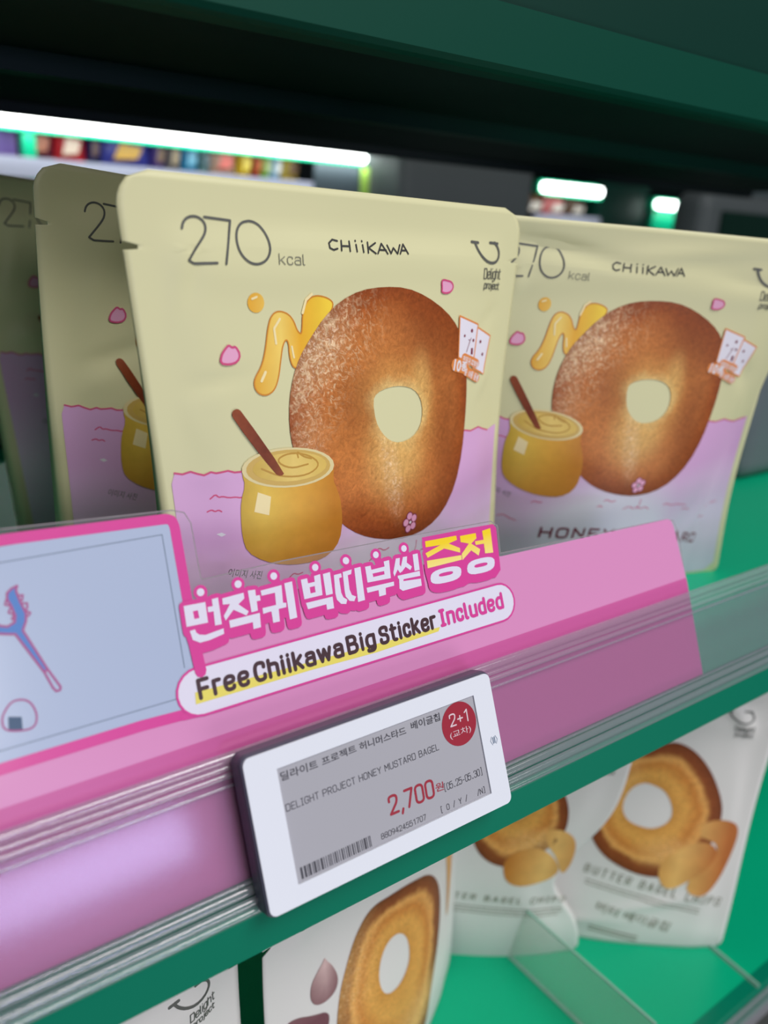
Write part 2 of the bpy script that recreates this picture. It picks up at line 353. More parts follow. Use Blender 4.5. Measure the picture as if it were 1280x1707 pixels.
D = json.loads(r'''{"two":[[-59.51,156.49],[-59.12,157.79],[-58.2,158.82],[-56.74,159.43],[-55.02,159.37],[-53.57,158.62],[-52.85,157.43],[-53.08,155.87],[-54.14,154.28],[-56.42,151.64],[-58.98,148.23],[-50.48,148.66]],"seven":[[-53.09,159.41],[-45.69,158.97],[-47.9,148.48]],"zero":[[-40.14,159.19],[-42.35,158.75],[-43.86,157.09],[-44.39,154.83],[-44.06,152.44],[-42.92,150.45],[-40.95,148.95],[-38.52,148.51],[-36.0,149.4],[-34.48,151.26],[-34.22,153.6],[-35.03,156.03],[-36.67,158.08],[-38.51,159.03],[-40.14,159.19]],"kcal":[[-31.78,148.65],[-23.16,148.65],[-31.71,151.59]],"chi":[[[-11.11,155.47],[-12.92,155.76],[-14.24,154.83],[-14.12,153.52],[-12.8,153.03],[-11.34,153.43]],[[-9.64,155.62],[-9.88,152.94]],[[-6.67,155.55],[-6.65,152.86]],[[-9.76,154.19],[-6.66,154.21]],[[-4.15,154.75],[-4.0,152.85]],[[-4.29,155.83],[-4.29,155.65]],[[-1.59,154.75],[-1.44,152.74]],[[-1.74,155.83],[-1.73,155.65]],[[0.47,155.55],[0.38,152.61]],[[3.62,155.48],[0.63,154.0],[3.41,152.52]],[[4.21,152.54],[6.03,155.39],[8.26,152.56]],[[5.0,153.59],[7.7,153.58]],[[8.34,155.0],[9.63,152.69],[10.84,154.33],[12.41,152.68],[13.74,155.28]],[[13.54,152.71],[15.14,155.52],[16.95,152.8]],[[14.21,153.68],[16.34,153.75]]],"ulogo":[[[49.49,157.26],[50.77,155.0],[53.12,152.63],[56.5,151.0],[60.15,150.85],[62.36,152.2],[62.81,154.17],[61.79,156.09],[59.95,157.53]],[[47.78,157.4],[51.2,157.22]],[[57.46,157.44],[61.61,157.27]]],"delight":[[54.03,145.57],[64.65,145.4],[53.66,149.23]],"project":[[54.7,142.32],[64.39,141.83],[54.45,144.92]],"petalR":[[32.42,145.03],[33.53,145.24],[34.82,145.04],[37.11,144.64],[38.32,143.3],[37.55,141.74],[35.27,141.02],[32.67,141.34],[32.8,142.78]],"petalL":[[-50.9,123.5],[-50.5,125.61],[-49.47,127.01],[-48.26,128.16],[-47.23,127.35],[-46.23,127.74],[-44.98,125.55],[-45.87,123.69],[-48.35,123.04]],"dot":[[-39.32,138.8],[-36.73,138.78]],"drip":[[-41.3,116.88],[-40.86,119.06],[-38.62,122.02],[-37.11,126.35],[-35.91,132.41],[-34.69,135.41],[-32.49,136.67],[-29.27,135.93],[-27.38,133.95],[-26.42,131.27],[-25.03,130.06],[-24.57,132.11],[-24.23,136.11],[-22.34,139.63],[-19.4,140.77],[-14.69,139.85],[-12.71,138.02],[-16.2,133.7],[-19.49,128.33],[-23.14,125.74],[-26.28,121.35],[-27.98,121.0],[-28.99,122.41],[-29.47,125.13],[-29.41,127.8],[-30.2,129.17],[-31.51,127.44],[-32.41,123.48],[-33.35,119.05],[-34.86,115.55],[-37.57,114.12],[-40.1,114.84]],"cinn":[[-48.47,110.73],[-46.88,111.41],[-45.57,110.51],[-33.09,91.92],[-34.2,91.1],[-36.27,91.94],[-48.2,108.67]],"bagel":[[6.61,143.06],[16.48,142.78],[25.45,140.26],[35.04,135.5],[41.57,130.01],[45.3,123.31],[47.4,115.37],[48.08,106.22],[47.77,98.17],[46.44,86.59],[42.32,75.37],[34.87,67.31],[25.83,63.39],[15.61,62.49],[6.88,63.71],[-1.96,66.24],[-9.48,70.0],[-16.45,76.11],[-22.26,83.73],[-27.06,91.84],[-30.02,98.45],[-30.92,105.13],[-30.43,112.49],[-28.68,118.77],[-26.09,124.07],[-21.76,129.32],[-16.75,134.62],[-10.45,139.1],[-2.74,142.02]],"hole":[[0.68,109.39],[2.49,111.73],[7.93,113.08],[13.79,113.0],[19.07,111.51],[22.09,108.39],[23.04,104.04],[21.71,99.36],[17.56,96.14],[11.33,95.16],[6.94,96.48],[3.52,99.49],[1.37,103.3]],"jar":[[-45.89,95.51],[-46.12,92.74],[-45.28,89.81],[-46.63,85.21],[-46.79,80.4],[-46.46,74.44],[-45.07,69.69],[-40.05,66.04],[-33.7,63.69],[-27.01,62.68],[-19.97,62.85],[-15.14,65.69],[-13.09,70.71],[-13.3,79.22],[-15.02,84.66],[-16.39,87.4],[-15.94,91.85]],"rim":[[-15.93,92.05],[-16.45,90.7],[-17.86,89.5],[-20.04,88.52],[-22.84,87.81],[-26.09,87.4],[-29.57,87.31],[-33.09,87.53],[-36.46,88.04],[-39.52,88.82],[-42.11,89.81],[-44.14,90.98],[-45.52,92.25],[-46.18,93.58],[-46.12,94.9],[-45.33,96.13],[-43.84,97.22],[-41.71,98.12],[-39.02,98.75],[-35.9,99.1],[-32.5,99.14],[-28.97,98.85],[-25.52,98.24],[-22.35,97.35],[-19.64,96.21],[-17.58,94.89],[-16.31,93.48]],"cream":[[-18.68,92.61],[-19.23,91.48],[-20.72,90.5],[-23.0,89.76],[-25.88,89.29],[-29.11,89.13],[-32.42,89.28],[-35.59,89.73],[-38.38,90.42],[-40.61,91.33],[-42.16,92.38],[-42.93,93.5],[-42.88,94.62],[-42.0,95.66],[-40.35,96.54],[-38.03,97.2],[-35.18,97.58],[-31.99,97.65],[-28.67,97.41],[-25.48,96.85],[-22.67,96.02],[-20.48,94.98],[-19.11,93.81]],"swirl":[[[-40.3,93.94],[-34.21,90.81],[-25.45,90.16],[-20.68,92.97],[-25.11,96.44],[-31.7,97.68],[-36.07,95.81],[-31.42,92.87],[-25.27,93.56]],[[-28.52,95.88],[-28.96,97.85],[-26.84,95.97],[-24.05,95.06]]],"glint":[[-41.61,87.25],[-37.59,85.46],[-38.3,79.96],[-42.82,81.6]],"horizon":[[-66.64,95.55],[-64.33,94.99],[-62.23,94.44],[-60.04,94.96],[-58.31,94.24],[-56.55,93.69],[-54.71,94.42],[-53.35,94.0],[-51.96,94.13],[-50.07,94.39],[-48.2,93.72],[-46.27,93.69]],"horizonR":[[48.61,93.82],[51.96,93.06],[57.74,93.57],[61.68,92.17],[66.01,90.89],[74.1,91.45],[75.83,90.6]],"squig":[[[-55.02,86.73],[-53.6,87.97],[-52.72,86.93],[-51.78,87.19],[-49.93,86.59],[-48.02,86.63],[-46.59,86.17],[-45.31,86.67]],[[-55.88,83.04],[-54.68,83.56],[-53.79,82.87],[-52.85,83.33],[-52.04,82.75]],[[-31.43,59.17],[-30.17,60.21],[-28.69,59.43],[-27.07,59.79]],[[1.11,60.92],[2.59,61.68],[4.76,60.2],[6.89,60.8]],[[-1.39,58.06],[-0.25,58.74],[1.15,57.87]],[[12.25,56.15],[15.23,57.34],[17.7,55.65],[19.44,56.68],[22.32,55.13],[23.98,56.14],[26.71,54.55]],[[35.51,55.0],[37.71,55.47],[40.74,53.62],[45.43,53.23],[53.33,50.31]],[[72.33,43.1],[75.82,44.35],[79.61,44.91]],[[50.9,48.65],[53.58,48.29],[57.68,46.51]],[[-44.07,50.94],[-41.36,51.94],[-39.11,50.49],[-35.99,49.7]],[[68.74,39.23],[73.42,37.41],[75.31,36.77]]],"wdot":[[-53.53,76.16],[-52.13,76.55],[-50.93,75.79],[-52.16,75.28]],"flower":[[16.21,67.77],[20.1,66.89]],"cardA":[[42.19,133.64],[52.84,130.47],[50.9,116.22],[42.06,119.99]],"cardB":[[52.52,129.59],[61.55,126.01],[57.95,113.07],[50.93,115.65]],"ten":[[39.17,116.03],[46.64,114.76],[39.18,119.53]],"cardtext":[[[44.3,118.07],[53.79,115.06],[44.25,120.62]],[[45.51,113.85],[54.51,110.38],[45.46,116.43]]],"honey":[[-24.86,42.29],[75.53,21.07],[-26.21,48.0]],"stem":[[20.39,60.2],[20.44,58.03],[19.56,55.69]],"imgtxt":[[-50.68,62.84],[-40.92,60.37],[-50.77,65.44]],"glyphs":[["w",[[-44.89,59.02],[-39.19,58.82],[-39.47,53.55],[-45.08,53.78]],[[-42.8,57.24],[-41.49,57.22],[-41.46,55.22],[-42.78,55.21]]],["w",[[-37.37,59.14],[-35.67,59.21],[-35.96,52.31],[-37.77,52.38],[-37.48,56.02],[-38.94,56.08],[-38.84,57.42],[-37.47,57.35]]],["w",[[-44.5,52.61],[-43.11,52.67],[-42.94,51.83],[-42.26,51.11],[-40.7,50.65],[-35.72,51.16],[-35.83,49.77],[-39.75,49.13],[-42.45,49.09],[-44.15,50.23]]],["w",[[-34.58,58.73],[-28.59,58.94],[-28.67,57.43],[-30.57,56.29],[-28.15,53.88],[-28.91,52.94],[-32.17,55.22],[-34.77,52.96],[-35.03,54.24],[-32.8,56.87],[-34.72,57.14]]],["w",[[-27.34,59.21],[-25.23,59.05],[-25.34,57.41],[-24.22,57.37],[-24.29,55.92],[-25.41,55.96],[-25.55,53.49],[-27.4,53.42]]],["w",[[-33.87,52.75],[-25.15,52.78],[-25.56,49.0],[-27.7,49.02],[-27.56,50.85],[-33.9,50.84]]],["w",[[-23.78,58.45],[-17.53,58.64],[-18.04,53.9],[-17.14,53.7],[-17.29,52.54],[-19.62,52.56],[-19.93,49.25],[-21.9,49.3],[-21.81,52.43],[-24.26,52.28],[-24.13,53.8],[-20.16,53.78],[-19.81,57.05],[-23.74,57.06]]],["w",[[-16.63,58.92],[-14.26,58.98],[-14.69,49.08],[-16.93,49.05]]],["w",[[-11.56,58.85],[-9.61,58.88],[-9.58,57.44],[-7.47,57.43],[-7.38,59.03],[-5.37,59.19],[-5.85,53.37],[-11.58,53.41]],[[-9.33,56.3],[-7.71,56.31],[-7.82,54.59],[-9.4,54.58]]],["w",[[-4.56,59.03],[-2.22,59.13],[-2.57,53.01],[-4.78,53.01]]],["w",[[-11.33,52.32],[-2.83,52.27],[-3.02,49.0],[-5.27,49.08],[-5.2,50.6],[-11.03,50.52]]],["w",[[-1.19,58.03],[1.22,58.08],[1.24,56.96],[0.29,56.84],[0.12,52.74],[0.54,51.31],[1.63,50.4],[1.03,49.29],[-0.58,49.69],[-1.65,51.13],[-1.77,52.93]]],["w",[[1.79,58.32],[4.84,58.47],[4.4,57.21],[3.24,57.13],[2.97,53.02],[3.4,51.36],[4.65,50.64],[3.77,49.48],[2.3,49.9],[1.32,51.37],[1.3,52.93]]],["w",[[5.76,58.6],[7.88,58.64],[7.37,49.04],[4.98,48.99]]],["w",[[9.39,58.33],[11.31,58.3],[11.3,57.06],[15.98,57.12],[15.99,58.6],[17.94,58.67],[17.4,53.37],[9.26,53.72]],[[11.47,55.92],[15.54,55.86],[15.48,54.89],[11.51,54.89]]],["w",[[8.59,52.32],[18.22,52.17],[18.06,50.98],[14.98,50.96],[14.71,49.01],[12.3,48.95],[12.45,50.83],[8.63,50.86]]],["w",[[20.38,58.65],[21.85,58.59],[21.31,56.66],[22.12,54.9],[20.96,54.14],[20.3,55.36],[18.75,53.55],[18.57,54.71]]],["w",[[22.96,58.61],[24.5,58.55],[23.98,56.73],[25.54,55.23],[24.77,54.29],[23.28,55.59],[21.55,54.34],[21.33,55.29]]],["w",[[26.61,58.7],[28.48,58.71],[28.13,53.7],[26.21,53.72]]],["w",[[19.89,53.54],[28.06,53.4],[27.94,51.9],[21.78,52.15],[21.54,51.61],[27.98,51.06],[27.83,48.92],[20.75,48.83],[19.74,49.72],[20.22,52.57],[19.87,52.73]]],["y",[[32.05,61.77],[44.24,61.4],[44.23,60.06],[40.76,59.49],[44.8,57.33],[44.59,55.93],[38.69,58.31],[31.86,56.68],[31.34,58.18],[37.51,59.61],[31.86,59.94]]],["y",[[31.37,55.85],[44.87,55.06],[44.66,53.66],[31.14,53.57]]],["w",[[43.67,50.01],[43.22,49.03],[42.42,48.48],[41.24,48.12],[39.63,47.93],[36.97,47.94],[34.38,48.1],[32.92,48.39],[31.97,48.81],[31.48,49.39],[31.49,50.35],[31.92,51.31],[32.68,51.85],[33.82,52.22],[35.38,52.42],[38.03,52.44],[40.66,52.3],[42.17,52.02],[43.16,51.6],[43.69,51.0]],[[40.38,50.47],[40.22,50.24],[39.9,50.11],[39.38,50.03],[38.66,49.99],[37.45,50.0],[36.26,50.06],[35.58,50.13],[35.12,50.24],[34.86,50.39],[34.82,50.62],[34.97,50.85],[35.29,50.98],[35.8,51.06],[36.5,51.1],[37.71,51.09],[38.91,51.03],[39.6,50.96],[40.07,50.85],[40.34,50.71]]],["y",[[45.67,61.01],[52.17,60.84],[52.08,59.15],[49.58,57.9],[52.79,55.51],[51.7,53.62],[49.08,55.81],[44.98,53.46],[45.07,55.36],[48.68,58.06],[45.53,59.11]]],["y",[[54.97,61.09],[58.52,61.37],[57.88,53.44],[54.48,53.83],[54.73,56.97],[51.27,57.11],[51.25,58.33],[54.84,58.17]]],["w",[[57.73,50.18],[57.27,49.16],[56.5,48.59],[55.36,48.21],[53.82,48.01],[51.29,48.01],[48.82,48.17],[47.44,48.46],[46.54,48.89],[46.08,49.49],[46.12,50.49],[46.56,51.47],[47.3,52.04],[48.39,52.42],[49.89,52.63],[52.41,52.66],[54.92,52.52],[56.35,52.24],[57.29,51.81],[57.77,51.2]],[[54.69,50.44],[54.53,50.2],[54.2,50.07],[53.68,49.99],[52.97,49.95],[51.76,49.96],[50.57,50.01],[49.89,50.09],[49.43,50.2],[49.18,50.35],[49.14,50.59],[49.29,50.83],[49.61,50.96],[50.12,51.05],[50.83,51.09],[52.03,51.08],[53.23,51.03],[53.92,50.95],[54.39,50.84],[54.65,50.69]]]],"yelback":[[31.2,63.08],[44.88,62.82],[45.64,62.93],[59.95,62.46],[61.05,61.04],[59.66,47.41],[57.09,45.46],[45.76,45.86],[43.78,45.32],[34.82,45.57],[30.53,47.19],[30.0,52.4]],"dots":[[-39.92,61.51],[-29.63,61.43],[-19.28,61.46],[-6.51,61.3],[3.47,61.3],[3.58,61.22],[13.76,61.03],[23.9,61.04]],"free":[[-45.3,35.14],[-31.13,34.72],[-44.28,40.39]],"chiik":[[-29.92,35.5],[-2.34,34.86],[-28.92,40.48]],"big":[[-1.25,34.74],[8.51,34.66],[-0.0,40.48]],"stick":[[9.86,34.98],[30.87,34.61],[11.04,40.25]],"incl":[[32.15,35.43],[58.41,34.69],[33.26,40.16]],"hl":[[-46.0,37.28],[-13.58,36.4],[8.59,35.88],[31.78,35.26],[30.98,34.14],[8.07,33.54],[-14.05,34.18],[-46.34,34.37]],"contour_px":[[-82.4,85.77],[-43.25,83.95],[-40.16,82.85],[-38.95,79.24],[-39.02,65.55],[-38.73,64.56],[-15.85,64.97],[31.02,64.27],[59.67,63.45],[62.12,61.65],[61.22,52.66],[146.89,49.78],[151.05,48.63],[152.8,44.29],[151.83,24.25],[151.76,-13.32]],"frameTR":[[-41.08,83.0],[-82.81,83.38],[-41.89,62.28],[-91.49,32.27],[-46.18,31.88]],"inner":[[-83.69,78.21],[-46.14,77.69],[-47.03,43.73],[-51.02,36.97],[-90.63,37.33]],"fork":[[-89.16,64.02],[-87.83,62.84],[-86.41,62.15],[-84.94,61.71],[-83.44,61.34],[-79.02,51.48],[-78.25,52.0],[-81.78,61.8],[-80.78,63.74],[-80.49,65.41],[-81.21,68.19],[-81.67,70.9],[-81.23,71.91],[-82.48,71.51],[-83.53,70.73],[-83.77,69.34],[-83.17,67.48],[-82.75,65.36],[-83.11,64.0],[-84.66,63.36],[-86.13,63.86],[-87.42,65.3],[-88.21,66.63]],"forkend":[[-79.02,51.48],[-77.81,47.48],[-77.28,46.59],[-76.44,46.65],[-76.24,47.33],[-78.25,52.0]],"teeth":[[[-81.35,69.67],[-80.43,69.62],[-80.75,68.53],[-81.16,68.47]],[[-80.87,67.83],[-79.85,67.6],[-80.04,66.48],[-80.6,66.31]],[[-80.4,65.97],[-79.57,65.35],[-80.08,64.74],[-80.46,64.82]],[[-83.89,69.37],[-84.39,68.27],[-83.63,67.87]],[[-83.47,67.25],[-84.01,66.37],[-83.18,65.89]],[[-83.13,65.45],[-83.57,64.83],[-82.97,64.4]]],"rice":[[-89.27,43.09],[-88.92,44.4],[-87.91,45.8],[-86.7,46.86],[-85.12,46.97],[-83.64,46.4],[-82.67,45.1],[-82.2,43.22],[-82.26,41.79],[-82.8,40.51],[-83.98,39.87],[-86.28,40.22],[-88.24,40.84],[-89.13,41.63]],"nori":[[-87.86,43.85],[-85.27,43.06],[-85.5,40.2],[-88.28,40.93]],"tag_t1":[[-31.63,11.38],[-21.0,11.19],[-31.17,13.61]],"tag_t1b":[[-19.7,11.25],[-9.13,11.47],[-19.26,13.33]],"tag_t1c":[[-8.08,11.38],[7.22,11.12],[-7.61,13.53]],"tag_t1d":[[9.08,11.6],[19.26,11.3],[9.59,13.84]],"tag_t2":[[-31.8,3.63],[17.09,3.47],[-31.42,5.5]],"tag_t3":[[-2.7,-8.38],[12.89,-8.74],[-2.3,-2.97]],"tag_t3b":[[13.3,-7.54],[16.17,-7.75],[13.57,-5.2]],"tag_t4":[[16.37,-8.37],[30.54,-8.38],[16.65,-6.29]],"tag_t5":[[13.89,-13.7],[30.36,-13.66],[14.03,-11.96]],"tag_t6":[[-6.64,-13.36],[8.56,-13.57],[-6.41,-11.75]],"tag_bar":[[-31.02,-13.86],[-9.73,-13.87],[-30.83,-10.91]],"tag_c1":[[22.22,8.29],[29.06,8.11],[22.68,12.01]],"tag_c2":[[21.53,4.76],[29.32,4.67],[21.72,7.07]],"tag_circ":[[25.5,8.49],[31.76,7.56]],"tag_cap":[[36.68,0.06]],"bgx":[99,130,141,173,215,234,303,325,347,374,392,434,459,474,489,509,541,627,686,1022,1219,1383,1507],"L_g_bagel":[[30.47,107.92],[10.52,117.0],[-4.83,122.39],[-15.32,126.18],[-22.3,125.59],[-29.49,120.52],[-35.15,111.91],[-39.71,103.56],[-42.89,90.26],[-42.23,73.42],[-33.03,52.17],[-18.41,30.82],[1.08,12.54],[19.01,4.52],[32.44,11.27],[34.01,37.22],[38.99,61.82],[39.93,88.54]],"L_g_hole":[[-0.19,100.27],[-7.68,102.6],[-13.56,99.86],[-16.46,93.33],[-16.39,86.71],[-13.66,79.77],[-8.28,75.12],[-0.37,73.95],[6.15,78.49],[7.06,86.04],[5.22,93.75]],"L_g_clove":[[[-45.85,125.88],[-44.42,122.51],[-42.14,119.1],[-39.4,111.29],[-41.34,106.23],[-47.26,105.57],[-52.65,108.69],[-54.66,113.81],[-53.64,119.55],[-50.06,122.38],[-47.14,124.02]],[[-66.96,111.59],[-61.12,110.52],[-53.91,105.14],[-45.64,100.13],[-46.5,93.59],[-49.69,88.58],[-61.58,98.4]]],"L_r_bagel":[[18.51,131.84],[26.34,135.77],[36.79,131.77],[47.11,120.73],[55.97,103.1],[58.48,91.14],[56.76,75.0],[47.6,59.73],[34.31,50.01],[22.39,49.56],[9.82,53.49],[-2.44,60.93],[-10.91,74.04],[-14.57,90.82],[-11.01,108.17],[-0.05,122.86],[10.32,129.94]],"L_r_hole":[[19.18,108.31],[26.12,105.04],[31.2,95.58],[31.1,87.02],[23.25,81.26],[14.32,82.38],[7.27,85.71],[3.96,93.74],[6.84,104.18],[13.31,109.19]],"L_r_chip":[[[48.66,86.95],[56.89,90.17],[66.98,87.93],[70.0,80.66],[68.03,64.06],[63.74,46.97],[57.74,38.13],[49.01,39.66],[46.46,45.31],[52.42,58.13],[60.0,65.93],[59.34,73.28],[53.47,76.64],[48.75,78.13]],[[39.77,70.21],[49.22,75.47],[57.85,73.23],[60.76,65.95],[55.78,56.39],[47.44,48.27],[38.82,41.38],[33.06,44.09],[29.1,54.21],[31.93,63.95]]],"L_r_t1":[[-10.3,47.62],[67.75,30.86],[-11.11,53.61]],"L_r_t2":[[-0.72,22.35],[41.75,11.23],[-1.67,29.14]],"L_r_t3":[[-2.19,10.96],[25.58,5.96],[-2.74,14.91]],"L_m_bagel":[[44.59,124.71],[46.84,110.12],[45.11,98.82],[35.55,87.37],[21.34,77.36],[9.67,80.87],[1.65,90.91],[-2.76,107.92],[-1.77,125.52],[7.32,139.95],[22.29,146.19],[36.5,138.48]],"L_m_hole":[[15.97,133.7],[24.3,130.77],[28.1,122.23],[25.2,113.23],[18.87,109.35],[11.52,114.27],[9.21,122.86],[11.1,129.91]],"L_m_chip":[[[35.96,104.47],[45.49,105.45],[54.06,95.59],[54.06,78.35],[49.91,68.1],[45.39,83.1],[37.97,95.08]],[[16.88,79.23],[20.14,87.19],[29.29,92.18],[37.82,91.24],[46.75,78.94],[48.08,70.43],[38.98,63.41],[21.61,63.69]]],"L_m_t1":[[28.05,47.67],[55.11,45.7],[27.12,54.67]]}''')

# ------------------------------------------------------------------ materials
LIPG = mat('shaded_lip_green', rgb(0, 126, 98), 0.28, spec=0.45)  # same shelf green, darkened because the upright lip catches less light
GREEN = mat('green_powder_coat', rgb(0, 180, 132), 0.36, spec=0.3, noise=0.03, nscale=300, bump=0.03)  # shelf green brightened, stronger light on the decks put into the colour
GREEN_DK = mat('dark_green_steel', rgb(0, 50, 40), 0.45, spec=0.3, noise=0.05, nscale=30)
BLACKISH = mat('shadowed_store_black', rgb(20, 30, 34), 0.6, noise=0.1, nscale=8)
CREAM = mat('cream_pouch_film', rgb(222, 217, 172), 0.42, spec=0.35, bump=0.05, nscale=90)
WHITEF = mat('white_pouch_film', rgb(232, 227, 224), 0.42, spec=0.35, bump=0.05, nscale=90)
INK_GREY = mat('grey_ink', rgb(92, 92, 88), 0.5)
INK_LIGHT = mat('light_grey_ink', rgb(140, 138, 118), 0.5)
INK_BLACK = mat('black_ink', rgb(52, 50, 50), 0.5)
MAROON = mat('maroon_ink', rgb(130, 38, 66), 0.5)
MAGENTA_LINE = mat('rose_ink', rgb(214, 78, 128), 0.5)
PETAL = mat('petal_pink_ink', rgb(238, 170, 205), 0.5)
PALE = mat('pale_ink', rgb(236, 232, 240), 0.5)
ORANGE = mat('orange_ink', rgb(232, 140, 70), 0.5)

def nmat(name, rough=0.42, spec=0.35):
    m = bpy.data.materials.new(name); m.use_nodes = True
    b = m.node_tree.nodes['Principled BSDF']; b.inputs['Roughness'].default_value = rough; b.inputs['Specular IOR Level'].default_value = spec
    return m, m.node_tree, b
def uvn(nt, name):
    u = nt.nodes.new('ShaderNodeUVMap'); u.uv_map = name; return u.outputs[0]
def math_n(nt, op, a, b=None, clamp=False):
    n = nt.nodes.new('ShaderNodeMath'); n.operation = op; n.use_clamp = clamp
    for i, x in enumerate((a, b)):
        if x is None: continue
        if isinstance(x, (int, float)): n.inputs[i].default_value = x
        else: nt.links.new(x, n.inputs[i])
    return n.outputs[0]
def mix_n(nt, fac, a, b, mode='MIX'):
    n = nt.nodes.new('ShaderNodeMix'); n.data_type = 'RGBA'; n.blend_type = mode
    for i, x in ((0, fac), (6, a), (7, b)):
        if isinstance(x, (int, float)): n.inputs[i].default_value = x
        elif isinstance(x, tuple): n.inputs[i].default_value = x
        else: nt.links.new(x, n.inputs[i])
    return n.outputs[2]
def ramp_n(nt, fac, stops):
    n = nt.nodes.new('ShaderNodeValToRGB'); cr = n.color_ramp
    cr.elements[0].position = stops[0][0]; cr.elements[0].color = stops[0][1]
    cr.elements[1].position = stops[-1][0]; cr.elements[1].color = stops[-1][1]
    for p, c in stops[1:-1]:
        e = cr.elements.new(p); e.color = c
    nt.links.new(fac, n.inputs[0]); return n.outputs[0]
def blob(nt, px, py, cx, cy, rx, ry, rot=0.0):
    # printed soft spot: 1 at (cx, cy), 0 beyond the ellipse (uv units)
    c, s = math.cos(rot), math.sin(rot)
    dx = math_n(nt, 'SUBTRACT', px, cx); dy = math_n(nt, 'SUBTRACT', py, cy)
    ex = math_n(nt, 'ADD', math_n(nt, 'MULTIPLY', dx, c/rx), math_n(nt, 'MULTIPLY', dy, s/rx))
    ey = math_n(nt, 'ADD', math_n(nt, 'MULTIPLY', dx, -s/ry), math_n(nt, 'MULTIPLY', dy, c/ry))
    r2 = math_n(nt, 'ADD', math_n(nt, 'MULTIPLY', ex, ex), math_n(nt, 'MULTIPLY', ey, ey))
    k = math_n(nt, 'SUBTRACT', 1.0, r2, True)
    return math_n(nt, 'MULTIPLY', k, k)

# printed lilac field, paler around the artwork
FIELD, nt, b = nmat('lilac_print')
sx = nt.nodes.new('ShaderNodeSeparateXYZ'); nt.links.new(uvn(nt, 'pos'), sx.inputs[0])
k = blob(nt, sx.outputs[0], sx.outputs[1], 0.05, 0.42, 0.62, 0.42)
low = math_n(nt, 'MULTIPLY', math_n(nt, 'SUBTRACT', 0.74, sx.outputs[1]), 3.0, True)
k = math_n(nt, 'MAXIMUM', math_n(nt, 'MULTIPLY', k, 1.6, True), math_n(nt, 'MULTIPLY', low, 0.75))
nt.links.new(mix_n(nt, k, rgb(224, 174, 220), rgb(230, 224, 238)), b.inputs['Base Color'])

